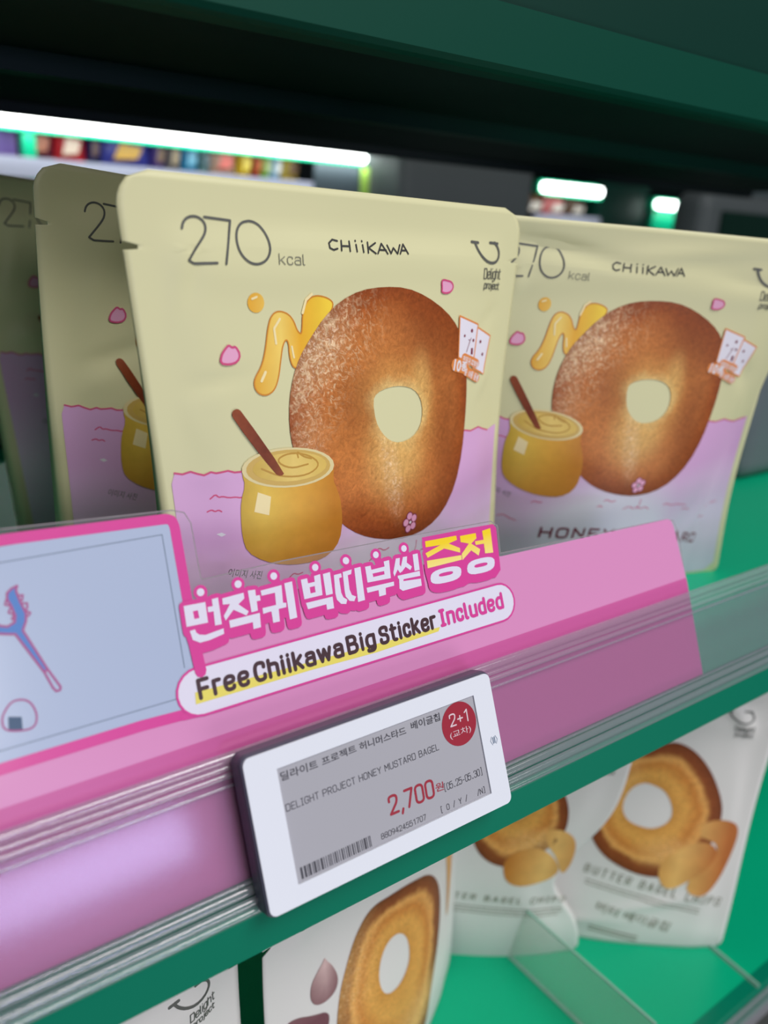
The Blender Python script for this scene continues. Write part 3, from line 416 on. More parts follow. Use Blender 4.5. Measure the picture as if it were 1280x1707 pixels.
def bagel_mat(name, cx, cy, R, tone='plain'):
    m, nt, b = nmat(name, 0.45, 0.3)
    pos = uvn(nt, 'pos'); sp = nt.nodes.new('ShaderNodeSeparateXYZ'); nt.links.new(pos, sp.inputs[0])
    rg = nt.nodes.new('ShaderNodeSeparateXYZ'); nt.links.new(uvn(nt, 'ring'), rg.inputs[0])
    nz = nt.nodes.new('ShaderNodeTexNoise'); nz.inputs['Scale'].default_value = 9; nz.inputs['Detail'].default_value = 5; nz.inputs['Roughness'].default_value = 0.6
    nt.links.new(pos, nz.inputs['Vector'])
    t = math_n(nt, 'ADD', rg.outputs[0], math_n(nt, 'MULTIPLY', math_n(nt, 'SUBTRACT', nz.outputs['Fac'], 0.5), 0.30))
    if tone == 'plain':
        base = ramp_n(nt, t, [(0.0, rgb(232, 192, 122)), (0.13, rgb(205, 140, 74)), (0.35, rgb(196, 122, 62)), (0.62, rgb(196, 118, 60)), (0.86, rgb(166, 86, 38)), (1.0, rgb(146, 70, 32))])
    else:
        base = ramp_n(nt, t, [(0.0, rgb(214, 150, 70)), (0.25, rgb(232, 168, 82)), (0.5, rgb(210, 132, 58)), (0.66, rgb(236, 170, 92)), (0.78, rgb(150, 78, 36)), (1.0, rgb(122, 58, 26))])
    X, Y = sp.outputs[0], sp.outputs[1]
    def spot(dx, dy, rx, ry, rot=0.0): return blob(nt, X, Y, cx+dx*R, cy+dy*R, rx*R, ry*R, rot)
    fine = nt.nodes.new('ShaderNodeTexNoise'); fine.inputs['Scale'].default_value = 85; fine.inputs['Detail'].default_value = 3; fine.inputs['Distortion'].default_value = 1.2
    nt.links.new(pos, fine.inputs['Vector'])
    wr = nt.nodes.new('ShaderNodeTexNoise'); wr.inputs['Scale'].default_value = 26; wr.inputs['Detail'].default_value = 6; wr.inputs['Distortion'].default_value = 2.5
    nt.links.new(pos, wr.inputs['Vector'])
    f1 = math_n(nt, 'MULTIPLY', math_n(nt, 'SUBTRACT', fine.outputs['Fac'], 0.50), 5.0, True)
    if tone == 'plain':
        dark = math_n(nt, 'MAXIMUM', spot(0.55, 0.62, 0.75, 0.45, -0.75), math_n(nt, 'MULTIPLY', spot(0.72, -0.3, 0.32, 1.0), 0.9), True)
        dark = math_n(nt, 'MAXIMUM', dark, math_n(nt, 'MULTIPLY', spot(-0.27, 0.10, 0.38, 0.42), 0.75), True)
        dark = math_n(nt, 'MAXIMUM', dark, spot(0.1, -0.95, 0.75, 0.26), True)
        base = mix_n(nt, math_n(nt, 'MULTIPLY', dark, 0.7), base, rgb(132, 62, 26))
        warm = spot(-0.55, -0.35, 0.5, 0.8, -0.3)
        base = mix_n(nt, math_n(nt, 'MULTIPLY', warm, 0.45), base, rgb(214, 132, 62))
        gold = math_n(nt, 'MAXIMUM', spot(0.10, -0.32, 0.42, 0.42), math_n(nt, 'MULTIPLY', spot(0.42, 0.2, 0.18, 0.4), 0.8), True)
        base = mix_n(nt, math_n(nt, 'MULTIPLY', gold, 0.75), base, rgb(232, 186, 110))
        hl = math_n(nt, 'MAXIMUM', spot(-0.60, 0.52, 0.62, 0.30, 0.85), math_n(nt, 'MULTIPLY', spot(0.06, -0.42, 0.14, 0.5, 0.2), 0.8), True)
        hl = math_n(nt, 'MAXIMUM', hl, math_n(nt, 'MULTIPLY', spot(-0.7, -0.15, 0.2, 0.7), 0.55), True)
        base = mix_n(nt, math_n(nt, 'MULTIPLY', hl, 0.35), base, rgb(236, 194, 142))
        base = mix_n(nt, math_n(nt, 'MULTIPLY', math_n(nt, 'MULTIPLY', hl, f1), 0.6), base, rgb(250, 232, 206))
        cmb = nt.nodes.new('ShaderNodeCombineXYZ'); nt.links.new(math_n(nt, 'MULTIPLY', rg.outputs[0], 13.0), cmb.inputs[0]); nt.links.new(math_n(nt, 'MULTIPLY', rg.outputs[1], 110.0), cmb.inputs[1])
        st = nt.nodes.new('ShaderNodeTexNoise'); st.inputs['Scale'].default_value = 1.0; st.inputs['Detail'].default_value = 4; st.inputs['Distortion'].default_value = 1.5
        nt.links.new(cmb.outputs[0], st.inputs['Vector'])
        f2 = math_n(nt, 'MULTIPLY', math_n(nt, 'SUBTRACT', st.outputs['Fac'], 0.5), 6.0, True)
        hw = math_n(nt, 'MULTIPLY', spot(-0.5, 0.45, 0.85, 0.5, 0.85), math_n(nt, 'MULTIPLY', math_n(nt, 'SUBTRACT', rg.outputs[0], 0.22), 3.0, True))
        base = mix_n(nt, math_n(nt, 'MULTIPLY', math_n(nt, 'MULTIPLY', hw, f2), 0.7), base, rgb(244, 214, 172))
        f3 = math_n(nt, 'MULTIPLY', math_n(nt, 'SUBTRACT', 0.46, st.outputs['Fac']), 5.0, True)
        base = mix_n(nt, math_n(nt, 'MULTIPLY', f3, 0.35), base, rgb(140, 68, 30))
    else:
        hl = math_n(nt, 'MAXIMUM', spot(-0.5, 0.3, 0.5, 0.6), spot(0.3, -0.6, 0.5, 0.3), True)
        base = mix_n(nt, math_n(nt, 'MULTIPLY', hl, 0.5), base, rgb(244, 190, 110))
        base = mix_n(nt, math_n(nt, 'MULTIPLY', math_n(nt, 'MULTIPLY', hl, f1), 0.4), base, rgb(252, 226, 180))
    sh = math_n(nt, 'ADD', 0.60, math_n(nt, 'MULTIPLY', wr.outputs['Fac'], 0.85))
    base = mix_n(nt, 1.0, base, sh, 'MULTIPLY')
    sh2 = math_n(nt, 'ADD', 0.72, math_n(nt, 'MULTIPLY', fine.outputs['Fac'], 0.56))
    base = mix_n(nt, 1.0, base, sh2, 'MULTIPLY')
    nt.links.new(base, b.inputs['Base Color'])
    return m

def grad_mat(name, x0, x1, stops, y0=None, y1=None, dark=None, nz_amt=0.10, nz_scale=30):
    m, nt, b = nmat(name)
    sp = nt.nodes.new('ShaderNodeSeparateXYZ'); nt.links.new(uvn(nt, 'pos'), sp.inputs[0])
    mr = nt.nodes.new('ShaderNodeMapRange'); mr.inputs[1].default_value = x0/100; mr.inputs[2].default_value = x1/100
    nt.links.new(sp.outputs[0], mr.inputs[0]); c = ramp_n(nt, mr.outputs[0], stops)
    if dark:
        m2 = nt.nodes.new('ShaderNodeMapRange'); m2.inputs[1].default_value = y0/100; m2.inputs[2].default_value = y1/100
        nt.links.new(sp.outputs[1], m2.inputs[0]); c = mix_n(nt, m2.outputs[0], c, dark)
    n = nt.nodes.new('ShaderNodeTexNoise'); n.inputs['Scale'].default_value = nz_scale; n.inputs['Detail'].default_value = 4
    nt.links.new(uvn(nt, 'pos'), n.inputs['Vector'])
    c = mix_n(nt, 1.0, c, math_n(nt, 'ADD', 1-nz_amt, math_n(nt, 'MULTIPLY', n.outputs['Fac'], 2*nz_amt)), 'MULTIPLY')
    nt.links.new(c, b.inputs['Base Color']); return m

BAGEL = bagel_mat('printed_plain_bagel', 0.05, 1.03, 0.42)
JAR = grad_mat('printed_mustard_jar', -47, -16, [(0, rgb(206, 168, 60)), (0.25, rgb(236, 196, 82)), (0.6, rgb(230, 172, 66)), (1.0, rgb(204, 132, 42))], 80, 58, rgb(196, 130, 46))
RIM = mat('printed_glass_rim', rgb(232, 214, 160), 0.45)
RIMIN = mat('printed_cream_shadow', rgb(214, 176, 92), 0.45)
MUSTARD = grad_mat('printed_mustard_cream', -42, -18, [(0, rgb(214, 178, 84)), (0.5, rgb(240, 208, 120)), (1.0, rgb(226, 190, 96))])
SWIRL = mat('printed_swirl_line', rgb(196, 148, 60), 0.45)
STICK = grad_mat('printed_cinnamon', -48, -30, [(0, rgb(150, 72, 40)), (0.5, rgb(120, 52, 30)), (1.0, rgb(160, 84, 48))], nz_amt=0.25, nz_scale=60)
HONEY = grad_mat('printed_honey', -41, -15, [(0, rgb(236, 176, 62)), (0.35, rgb(250, 214, 110)), (0.6, rgb(240, 178, 52)), (1.0, rgb(252, 214, 70))], nz_amt=0.10, nz_scale=14)
HONEY_EDGE = mat('printed_honey_edge', rgb(214, 138, 48), 0.45)
HONEY_HI = mat('printed_honey_shine', rgb(252, 232, 176), 0.45)
CARD = mat('printed_card_white', rgb(238, 232, 244), 0.45)

# ------------------------------------------------------------------ pouches
class Pouch:
    def __init__(s, pose, F, H, el=(-75.5, 0.105, 0.0), er=(73.5, 0.04, 0.0), seed=0, creases=(), back=0.8, wave=1.0, push=None, waist=None):
        s.x, s.y, s.yaw, s.lean, s.roll, s.tw, s.b = pose
        s.F, s.H, s.el, s.er, s.seed, s.creases, s.back, s.wave, s.push, s.waist = F, H, el, er, seed, creases, back, wave, push, waist
    def edges(s, v):
        l = s.el[0]+s.el[1]*(160-v)+s.el[2]*max(0, 105-v); r = s.er[0]+s.er[1]*(160-v)+s.er[2]*max(0, 105-v)
        if s.waist: r -= s.waist[0]*math.exp(-((v-s.waist[1])/s.waist[2])**2)
        return l, r
    def bulge(s, u, v):
        a = max(0.0, 1-(u/75.0)**2)**1.1
        t = min(1, max(0, (168-v)/110.0))
        return s.b*a*t*t*(3-2*t)
    def common(s, u, v):
        w = s.tw*(u/75)*((v-90)/90)
        k = s.seed
        w += s.wave*(1.2*math.sin(v/23+k)*(u/75)**3 + 0.5*math.sin(u/19+k*2)*max(0, (v-150)/20))
        if s.push:
            A, v0, sv, side = s.push
            t = max(0, min(1, (u*side-5)/70)); w -= A*math.exp(-((v-v0)/sv)**2)*t*t
        return w
    def detail(s, u, v):
        k = s.seed; l, r = s.edges(v)
        e = min(1, max(0, min(u-l-6, r-6-u)/14.0)); e = e*e*(3-2*e)
        top = min(1, max(0, (s.H-9-v)/8.0)); top = top*top*(3-2*top)
        w = 1.1*e*top
        w += 0.35*e*top*(math.sin(u/13+v/29+k)*math.sin(v/17-u/41+2*k))
        w += 0.5*e*top*math.exp(-((v-148-2*math.sin(u/17+k))/5)**2)
        for (cu, cv, lu, lv, ang, amp) in s.creases:
            c, n = math.cos(ang), math.sin(ang); a = (u-cu)*c+(v-cv)*n; b = -(u-cu)*n+(v-cv)*c
            w += amp*math.exp(-(a/lu)**2-(b/lv)**2)*e
        return w
    def P(s, u, v, off=0.0, back=False):
        w = s.common(u, v)
        w += (-s.back*s.bulge(u, v)-0.4) if back else s.bulge(u, v)+s.detail(u, v)+off
        cr_, sr = math.cos(s.roll), math.sin(s.roll); u2, v2 = u*cr_-v*sr, u*sr+v*cr_
        d = v2*math.sin(s.lean)-w*math.cos(s.lean); z = v2*math.cos(s.lean)+w*math.sin(s.lean)
        return Vector((s.x+u2*math.cos(s.yaw)-d*math.sin(s.yaw), s.y+u2*math.sin(s.yaw)+d*math.cos(s.yaw), s.F+z))*MM
    def body(s, m, parent, notch_v=151.7, nu=76):
        vs_ = [s.H*i/84 for i in range(85)]
        vs_ += [notch_v-1.3, notch_v-0.5, notch_v+0.5, notch_v+1.3]; vs_ = sorted(set(round(x, 3) for x in vs_))
        R = 9.0; V = []; rows = []
        for side in (False, True):
            rr_ = []
            for v in vs_:
                l, r = s.edges(v); ins = 0
                if v > s.H-R: ins = R-math.sqrt(max(0, R*R-(v-s.H+R)**2))
                if v < 6: ins = 6-math.sqrt(max(0, 36-(6-v)**2))
                l += ins; r -= ins
                nt_ = 4.2 if abs(v-notch_v) <= 0.6 else 0.0
                row = []
                for j in range(nu+1):
                    t = j/nu; u = (l+nt_*0.9)+(r-nt_*0.9-l-nt_*0.9)*t
                    row.append(len(V)); V.append(s.P(u, v, 0, side))
                rr_.append(row)
            rows.append(rr_)
        F = []
        for sd, rr_ in enumerate(rows):
            for a, b in zip(rr_, rr_[1:]):
                for j in range(nu):
                    q = [a[j], a[j+1], b[j+1], b[j]]
                    F.append(q if sd == 0 else q[::-1])
        f, k = rows
        for i in range(len(f)-1):
            F.append([f[i+1][0], k[i+1][0], k[i][0], f[i][0]]); F.append([f[i][nu], k[i][nu], k[i+1][nu], f[i+1][nu]])
        for j in range(nu):
            F.append([f[0][j+1], f[0][j], k[0][j], k[0][j+1]]); F.append([f[-1][j], f[-1][j+1], k[-1][j+1], k[-1][j]])
        return mesh_obj('pouch_body', V, F, m, parent, smooth=True)

def ring_fn(outer, hole):
    hx = sum(p[0] for p in hole)/len(hole); hy = sum(p[1] for p in hole)/len(hole)
    def rad(loop, th):
        c, s_ = math.cos(th), math.sin(th); best = 1.0
        for a, b in zip(loop, loop[1:]+loop[:1]):
            ax, ay, bx, by = a[0]-hx, a[1]-hy, b[0]-hx, b[1]-hy
            dx, dy = bx-ax, by-ay; den = c*dy-s_*dx
            if abs(den) < 1e-9: continue
            t = (ax*dy-ay*dx)/den; q = (ax*s_-ay*c)/den
            if t > 0 and -1e-6 <= q <= 1+1e-6: best = max(best, t)
        return best
    N_ = 180; ro = [rad(outer, 2*math.pi*i/N_) for i in range(N_)]; ri = [rad(hole, 2*math.pi*i/N_) for i in range(N_)]
    def f(x, y):
        th = math.atan2(y-hy, x-hx) % (2*math.pi); i = int(th/(2*math.pi)*N_) % N_
        d = math.hypot(x-hx, y-hy); return ((d-ri[i])/max(1e-3, ro[i]-ri[i]), th/6.2832)
    return f

T = [tuple(map(tuple, [])),]
def logo_geo():
    parts = [stroke(smooth_line([tuple(p) for p in D['ulogo'][0]], 1), 0.95)]+[stroke(l, 0.9) for l in D['ulogo'][1:]]
    return merge(parts)
def delight_geo():
    return merge([sign_text('Delight', *D['delight'], 0.36, gap=0.16), sign_text('project', *D['project'], 0.36, gap=0.14)])
TWO = D['two']; SEVEN = D['seven']; ZERO = D['zero']
def kcal_geo(): return sign_text('kcal', *D['kcal'], 0.28, gap=0.2)
OUT = smooth_loop([tuple(p) for p in D['bagel']], 1); HOLE = smooth_loop([tuple(p) for p in D['hole']], 1)
RING = ring_fn(OUT, HOLE)
rnd = random.Random(5)

def print_cream(p, root):
    """artwork of the cream pouch, every ink laid on the bulged film"""
    at = lambda off: (lambda u, v: p.P(u, v, off))
    # lilac ground with its jagged upper line
    edgeL = [(-68.3, 95.6)]+[tuple(q) for q in D['horizon']]
    edgeR = [(44.0, 94.2)]+[tuple(q) for q in D['horizonR']]
    mid = [(-44.5+i*4.4, 94.2+0.5*((i % 2)*2-1)) for i in range(20)]
    topl = [q for q in edgeL]+mid+[q for q in edgeR if q[0] > 44.5]
    topl = [q for q in topl if p.edges(q[1])[0]+3.2 < q[0] < p.edges(q[1])[1]-3.2]
    def side(i, vv):
        l, r = p.edges(vv); return (l+3.2, vv) if i == 0 else (r-3.2, vv)
    outline = topl+[side(1, vv) for vv in (92, 80, 60, 40, 20, 8)]+[(p.edges(3)[1]-8, 3), (p.edges(3)[0]+8, 3)]+[side(0, vv) for vv in (8, 20, 40, 60, 80, 92)]
    decal('printed_ground', poly(outline), at(0.15), FIELD, root, step=2)
    decal('printed_line', merge([stroke(topl, 0.55)]+[stroke(smooth_line([tuple(q) for q in s_], 1), 0.42) for s_ in D['squig']]+[stroke(D['stem'], 0.4)]), at(0.18), MAGENTA_LINE, root, step=6)
    # honey
    dr = smooth_loop([tuple(q) for q in D['drip']], 2)
    hn = decal('printed_honey', poly(dr), at(0.20), HONEY, root, step=3)
    decal('outline', stroke(dr, 0.42, True), at(0.24), HONEY_EDGE, hn, step=6)
    dc = D['dot'][0]; decal('drop', disc(dc, 2.6, 18), at(0.20), HONEY, hn, step=3)
    decal('shine', merge([stroke([(-33.6, 128), (-34, 132), (-32, 134.5)], 0.7), stroke([(-38.9, 118.2), (-37.5, 120.5)], 0.8), stroke([(-24.3, 136), (-23, 139.5), (-21, 141)], 0.8), stroke([(dc[0]-1.2, dc[1]+1), (dc[0]+.2, dc[1]+1.5)], 0.6), stroke([(-28.5, 127), (-28.0, 124)], 0.6)]), at(0.28), HONEY_HI, hn)
    # bagel
    decal('printed_bagel', poly(OUT, [HOLE]), at(0.28), BAGEL, root, step=2, ring=RING)
    # jar with cinnamon stick
    jr = smooth_loop([tuple(q) for q in D['jar']], 1)
    j = decal('printed_jar', poly(jr), at(0.34), JAR, root, step=3)
    rimp = [tuple(q) for q in D['rim']]
    decal('rim', poly(rimp), at(0.37), RIM, j, step=4)
    cx = sum(q[0] for q in rimp)/len(rimp); cy = sum(q[1] for q in rimp)/len(rimp)
    decal('rim_shadow', poly([(cx+(q[0]-cx)*.91, cy+(q[1]-cy)*.90) for q in rimp]), at(0.39), RIMIN, j, step=4)
    decal('cream', poly([tuple(q) for q in D['cream']]), at(0.41), MUSTARD, j, step=4)
    decal('swirl', merge([stroke(smooth_line([tuple(q) for q in s_], 2), 0.5) for s_ in D['swirl']]), at(0.43), SWIRL, j, step=6)
    decal('shine', poly(D['glint']), at(0.38), HONEY_HI, j)
    decal('cinnamon_stick', poly(smooth_loop([tuple(q) for q in D['cinn']], 1)), at(0.46), STICK, j, step=3)
    decal('printed_spot', poly(D['wdot']), at(0.2), PALE, root)
    # petals and blossom
    for k_ in ('petalR', 'petalL'):
        lp = smooth_loop([tuple(q) for q in D[k_]], 1)
        o = decal('printed_petal', poly(lp), at(0.32), PETAL, root); decal('outline', stroke(lp, 0.6, True), at(0.36), MAGENTA_LINE, o)
    fc = D['flower'][0]; pts, ol = [], []
    for i in range(5):
        a = math.pi/2+i*2*math.pi/5+0.2; c = (fc[0]+2.1*math.cos(a), fc[1]+2.3*math.sin(a))
        pts.append(disc(c, 1.25, 10)); ol.append(disc(c, 1.65, 10))
    fl = decal('printed_blossom', merge(ol+[disc(fc, 1.0, 8)]), at(0.36), MAROON, root)
    decal('petals', merge(pts), at(0.39), PETAL, fl); decal('centre', disc(fc, 0.55, 8), at(0.42), PALE, fl)
    # promotion cards
    A_, B_ = [tuple(q) for q in D['cardA']], [tuple(q) for q in D['cardB']]
    cb = decal('printed_card', poly(B_), at(0.36), CARD, root, step=4); decal('border', stroke(B_, 0.6, True), at(0.38), ORANGE, cb, step=4)
    ca = decal('printed_card', poly(A_), at(0.40), CARD, root, step=4); decal('border', stroke(A_, 0.6, True), at(0.42), ORANGE, ca, step=4)
    decal('marks', merge([disc((49.3, 128.5), 0.7, 8), disc((50.4, 125.2), 0.6, 8), stroke([(46.6, 121.5), (48.4, 125.2)], 0.35), stroke([(47.6, 125.6), (48.4, 125.2), (49.0, 126.0)], 0.3), poly([(49.2, 120.4), (50.4, 120.4), (50.4, 122.6), (49.2, 122.6)]), disc((45.2, 127), 0.5, 8), disc((54.8, 124.5), 0.6, 8), disc((56.6, 120.0), 0.6, 8)]), at(0.44), MAROON, ca)
    tg = merge([text_on('10', (D['ten'][0][0], D['ten'][0][1]), (D['ten'][0][0]+4.0, D['ten'][0][1]-.9), D['ten'][2], bold=0.03), text_on('종', (D['ten'][1][0]-3.1, D['ten'][1][1]+.6), D['ten'][1], (D['ten'][1][0]-3.0, D['ten'][1][1]+3.8), bold=0.03, hangul=True)])
    decal('plate', merge([stroke([(40.2, 117.6), (46.4, 116.2)], 4.4), stroke([(45.4, 119.6), (53.2, 117.0)], 3.2), stroke([(46.4, 115.2), (53.9, 112.0)], 3.4)]), at(0.46), ORANGE, ca, step=4)
    decal('card_lettering', merge([tg, text_on('먼작귀 띠부씰', *D['cardtext'][0], bold=0.02, hangul=True), text_on('총 10종 동봉', *D['cardtext'][1], bold=0.02, hangul=True)]), at(0.49), PALE, ca)
    # lettering
    decal('calorie_number', merge([stroke(smooth_line([tuple(q) for q in TWO], 1), 0.62), stroke(SEVEN, 0.62), stroke(smooth_line([tuple(q) for q in ZERO], 2), 0.62)]), at(0.2), INK_GREY, root, step=6)
    decal('calorie_unit', kcal_geo(), at(0.2), INK_LIGHT, root)
    decal('brand_lettering', merge([stroke(s_, 0.5) for s_ in D['chi']]), at(0.2), INK_BLACK, root, step=6)
    decal('maker_logo', logo_geo(), at(0.2), INK_GREY, root, step=6)
    decal('maker_lettering', delight_geo(), at(0.2), INK_GREY, root)
    HV, HF = sign_text('HONEY MUSTARD', (-24.8, 0), (75.0, 0), (-24.8, 5.7), 1.05, gap=0.30, space=0.75)
    hb = [(-25, 42.0), (-6.4, 42.0), (13.9, 39.9), (38.8, 35.0), (57, 28.5), (75.5, 21.1)]
    def hy(u):
        for a, b_ in zip(hb, hb[1:]):
            if u <= b_[0] or b_ is hb[-1]: return a[1]+(b_[1]-a[1])*(u-a[0])/(b_[0]-a[0])
    decal('flavour_lettering', ([(u, hy(u)+v) for u, v in HV], HF), at(0.24), MAROON, root)
    decal('small_print', text_on('이미지 사진', *D['imgtxt'], hangul=True), at(0.2), INK_GREY, root)

FLOOR = -18.0; LOW = -240.0
def cream_pouch(label, pose, **kw):
    p = Pouch(pose, FLOOR, 169.0, **kw)
    root = thing('bagel_chip_pouch', label, 'snack pouch', (p.x, p.y, FLOOR), 'cream snack pouches on the middle shelf')
    p.body(CREAM, root); print_cream(p, root); adopt(root)
    return root

cr1 = [(-62, 112, 3.2, 9, 0.5, 0.9), (-55, 118, 12, 2.2, 0.15, -0.7), (-64, 92, 10, 2.4, 0.1, 0.8), (-62, 140, 2.5, 14, -0.25, 0.8), (-57, 146, 2.4, 8, -0.3, -0.7), (66, 140, 2.6, 12, 0.35, 1.0), (62, 134, 8, 2.4, 0.6, -0.7), (60, 112, 8, 2.2, 0.9, 0.7), (-60, 66, 3, 20, 0.1, 0.8), (-54, 60, 2.4, 16, 0.05, -0.6)]
cr2 = [(-30, 158, 26, 3.0, -0.12, -1.4), (10, 160, 30, 3.2, 0.1, 1.2), (50, 152, 22, 3.4, -0.1, -1.0), (63, 112, 4, 9, 0.6, -1.8), (67, 103, 3, 9, 0.2, 1.6), (66, 40, 6, 22, -0.2, 0.9), (56, 36, 6, 18, -0.25, -0.7), (-52, 148, 3, 9, -0.3, 0.9)]
crA = [(-58, 128, 3, 18, -0.3, 1.0), (-50, 112, 18, 3, 0.3, -0.9), (-60, 100, 12, 3, 0.4, 0.8)]
POSES = [[24.4347, 67.4396, 0.1360, -0.0116, -0.0120, -1.2385, 12.7895],
    [163.3499, 96.8781, -0.3483, -0.2243, -0.0216, 2.3837, 19.8972],
    [7.2877, 152.8801, 0.2055, -0.0884, -0.0718, -2.0369, 13.9492],
    [10.9676, 253.1460, 0.2446, 0.0632, -0.0645, 0.1166, 16.2517]]
cream_pouch('cream bagel pouch in front, whole ring bagel in view behind the pink sign', POSES[0], seed=0.4, creases=cr1)
cream_pouch('cream bagel pouch on the right, shaded along its top, beside the grey bin', POSES[1], seed=2.1, creases=cr2, er=(73.5, 0.04, 0.17))
cream_pouch('shaded cream pouch directly behind the front pouch, its number cut off', POSES[2], seed=3.3, creases=crA)
cream_pouch('darkest cream pouch, leftmost and furthest back on the middle shelf', POSES[3], seed=4.9, creases=crA)

# ---- lower shelf pouches
def P2(k_): return [tuple(q) for q in D['L_'+k_]]
def eight():
    a = disc((-48.8, 156.4), 2.6, 20); o1 = [(-48.9+2.5*math.cos(t/20*6.2832), 156.6+2.5*math.sin(t/20*6.2832)) for t in range(20)]
    o2 = [(-49.0+3.4*math.cos(t/24*6.2832), 151.2+3.0*math.sin(t/24*6.2832)) for t in range(24)]
    return merge([stroke(o1, 0.62, True), stroke(o2, 0.62, True)])
CLOVE = grad_mat('printed_garlic_clove', -56, -38, [(0, rgb(150, 108, 112)), (0.55, rgb(226, 190, 188)), (1.0, rgb(150, 104, 108))], 122, 102, rgb(122, 74, 84))
CHIP = [grad_mat('printed_chip', x0, x1, [(0, rgb(206, 128, 50)), (0.5, rgb(244, 190, 110)), (1.0, rgb(190, 106, 44))], nz_amt=0.22, nz_scale=9) for x0, x1 in ((22, 65), (20, 60))]
def tiny_rows(x0, x1, y, sl, n, w=1.1):
    out = []
    for r in range(n):
        x = x0
        while x < x1-2:
            l = rnd.uniform(1.2, 3.4); out.append(stroke([(x, y-2.6*r+(x-x0)*sl), (min(x+l, x1), y-2.6*r+(min(x+l, x1)-x0)*sl)], w*0.6)); x += l+0.9
    return merge(out)
def white_pouch(label, pose, kind, **kw):
    kw.setdefault('el', (-75, 0, 0)); kw.setdefault('er', (75, 0, 0))
    p = Pouch(pose, LOW, 172.0, **kw)
    root = thing('bagel_chip_pouch', label, 'snack pouch', (p.x, p.y, LOW), 'white snack pouches on the lower shelf')
    p.body(WHITEF, root)
    at = lambda off: (lambda u, v: p.P(u, v, off))
    decal('maker_logo', logo_geo(), at(0.2), INK_GREY, root, step=6)
    decal('maker_lettering', delight_geo(), at(0.2), INK_GREY, root)
    decal('calorie_number', merge([stroke(smooth_line([tuple(q) for q in TWO], 1), 0.62), eight(), stroke(smooth_line([tuple(q) for q in ZERO], 2), 0.62)]), at(0.2), INK_GREY, root, step=6)
    decal('calorie_unit', kcal_geo(), at(0.2), INK_LIGHT, root)
    def bagel(key, hk, tone='cut'):
        o_, h_ = smooth_loop(P2(key), 2), smooth_loop(P2(hk), 2)
        cx = sum(q[0] for q in h_)/len(h_)/100; cy = sum(q[1] for q in h_)/len(h_)/100
        R = max(math.hypot(q[0]/100-cx, q[1]/100-cy) for q in o_)
        decal('printed_bagel', poly(o_, [h_]), at(0.22), bagel_mat('printed_toasted_bagel', cx, cy, R, tone), root, step=3, ring=ring_fn(o_, h_))
    if kind == 'garlic':
        bagel('g_bagel', 'g_hole')
        for c_ in D['L_g_clove']: decal('printed_clove', poly(smooth_loop([tuple(q) for q in c_], 2)), at(0.26), CLOVE, root, step=4)
        sl = [(44, 118), (47, 100), (50, 80), (52, 60), (55, 62), (56, 90), (53, 118), (48, 126)]
        decal('printed_chip', poly(smooth_loop(sl, 2)), at(0.26), CHIP[0], root, step=4)
    elif kind in ('butter', 'butter_back'):
        k_ = 'r' if kind == 'butter' else 'm'
        bagel(k_+'_bagel', k_+'_hole')
        for i, c_ in enumerate(D['L_'+k_+'_chip']): decal('printed_chip', poly(smooth_loop([tuple(q) for q in c_], 2)), at(0.26+0.03*i), CHIP[i], root, step=4)
        if kind == 'butter':
            decal('flavour_lettering', sign_text('BUTTER BAGEL CHIPS', *D['L_r_t1'], 0.62, gap=0.5), at(0.24), INK_LIGHT, root)
            decal('korean_lettering', text_on('버터 베이글칩', *D['L_r_t2'], hangul=True), at(0.24), INK_LIGHT, root)
            decal('small_print', merge([tiny_rows(D['L_r_t1'][0][0]+2, D['L_r_t1'][1][0]-8, D['L_r_t1'][0][1]-5, (D['L_r_t1'][1][1]-D['L_r_t1'][0][1])/(D['L_r_t1'][1][0]-D['L_r_t1'][0][0]), 2), tiny_rows(D['L_r_t3'][0][0], D['L_r_t3'][1][0], D['L_r_t3'][0][1], (D['L_r_t3'][1][1]-D['L_r_t3'][0][1])/(D['L_r_t3'][1][0]-D['L_r_t3'][0][0]), 2, 1.6)]), at(0.24), INK_LIGHT, root)['kind'] = 'stuff'
        else:
            t0, t1, t2 = D['L_m_t1']
            x0 = t1[0]-74
            decal('flavour_lettering', sign_text('BUTTER BAGEL CHIPS', (x0, t1[1]+8), t1, (x0+.5, t1[1]+13), 0.62, gap=0.5), at(0.24), INK_LIGHT, root)
            decal('small_print', tiny_rows(x0, t1[0], t1[1]+3, -0.11, 3), at(0.24), INK_LIGHT, root)['kind'] = 'stuff'
    adopt(root); return root
white_pouch('white pouch with a number 280, garlic cloves and bagel, below the price tag', [49.5, 64, math.radians(22), 0, 0, 0, 12], 'garlic', seed=1.2)
white_pouch('white butter bagel chips pouch at the right of the lower shelf, upright', [206.5, 67.5, math.radians(-42), 0.02, 0, 0, 7], 'butter', seed=0.7, back=0.8, creases=[(60, 150, 4, 20, 0.8, 1.6), (30, 30, 30, 4, 0.3, 1.4), (-10, 14, 26, 4, 0.1, 1.2), (66, 90, 4, 30, 0.1, 1.4)])
white_pouch('crumpled white butter bagel chips pouch leaning left of the upright one', [133, 103, math.radians(-36), -0.165, 0, 0, 8], 'butter_back', seed=2.6, er=(71, 0, 0), waist=(24, 66, 34), back=0.4)
white_pouch('white pouch in the bottom left corner showing only its curved logo', [-101.0, 20.5, math.radians(14), 0, 0, 0, 12], 'plain', seed=3.9)

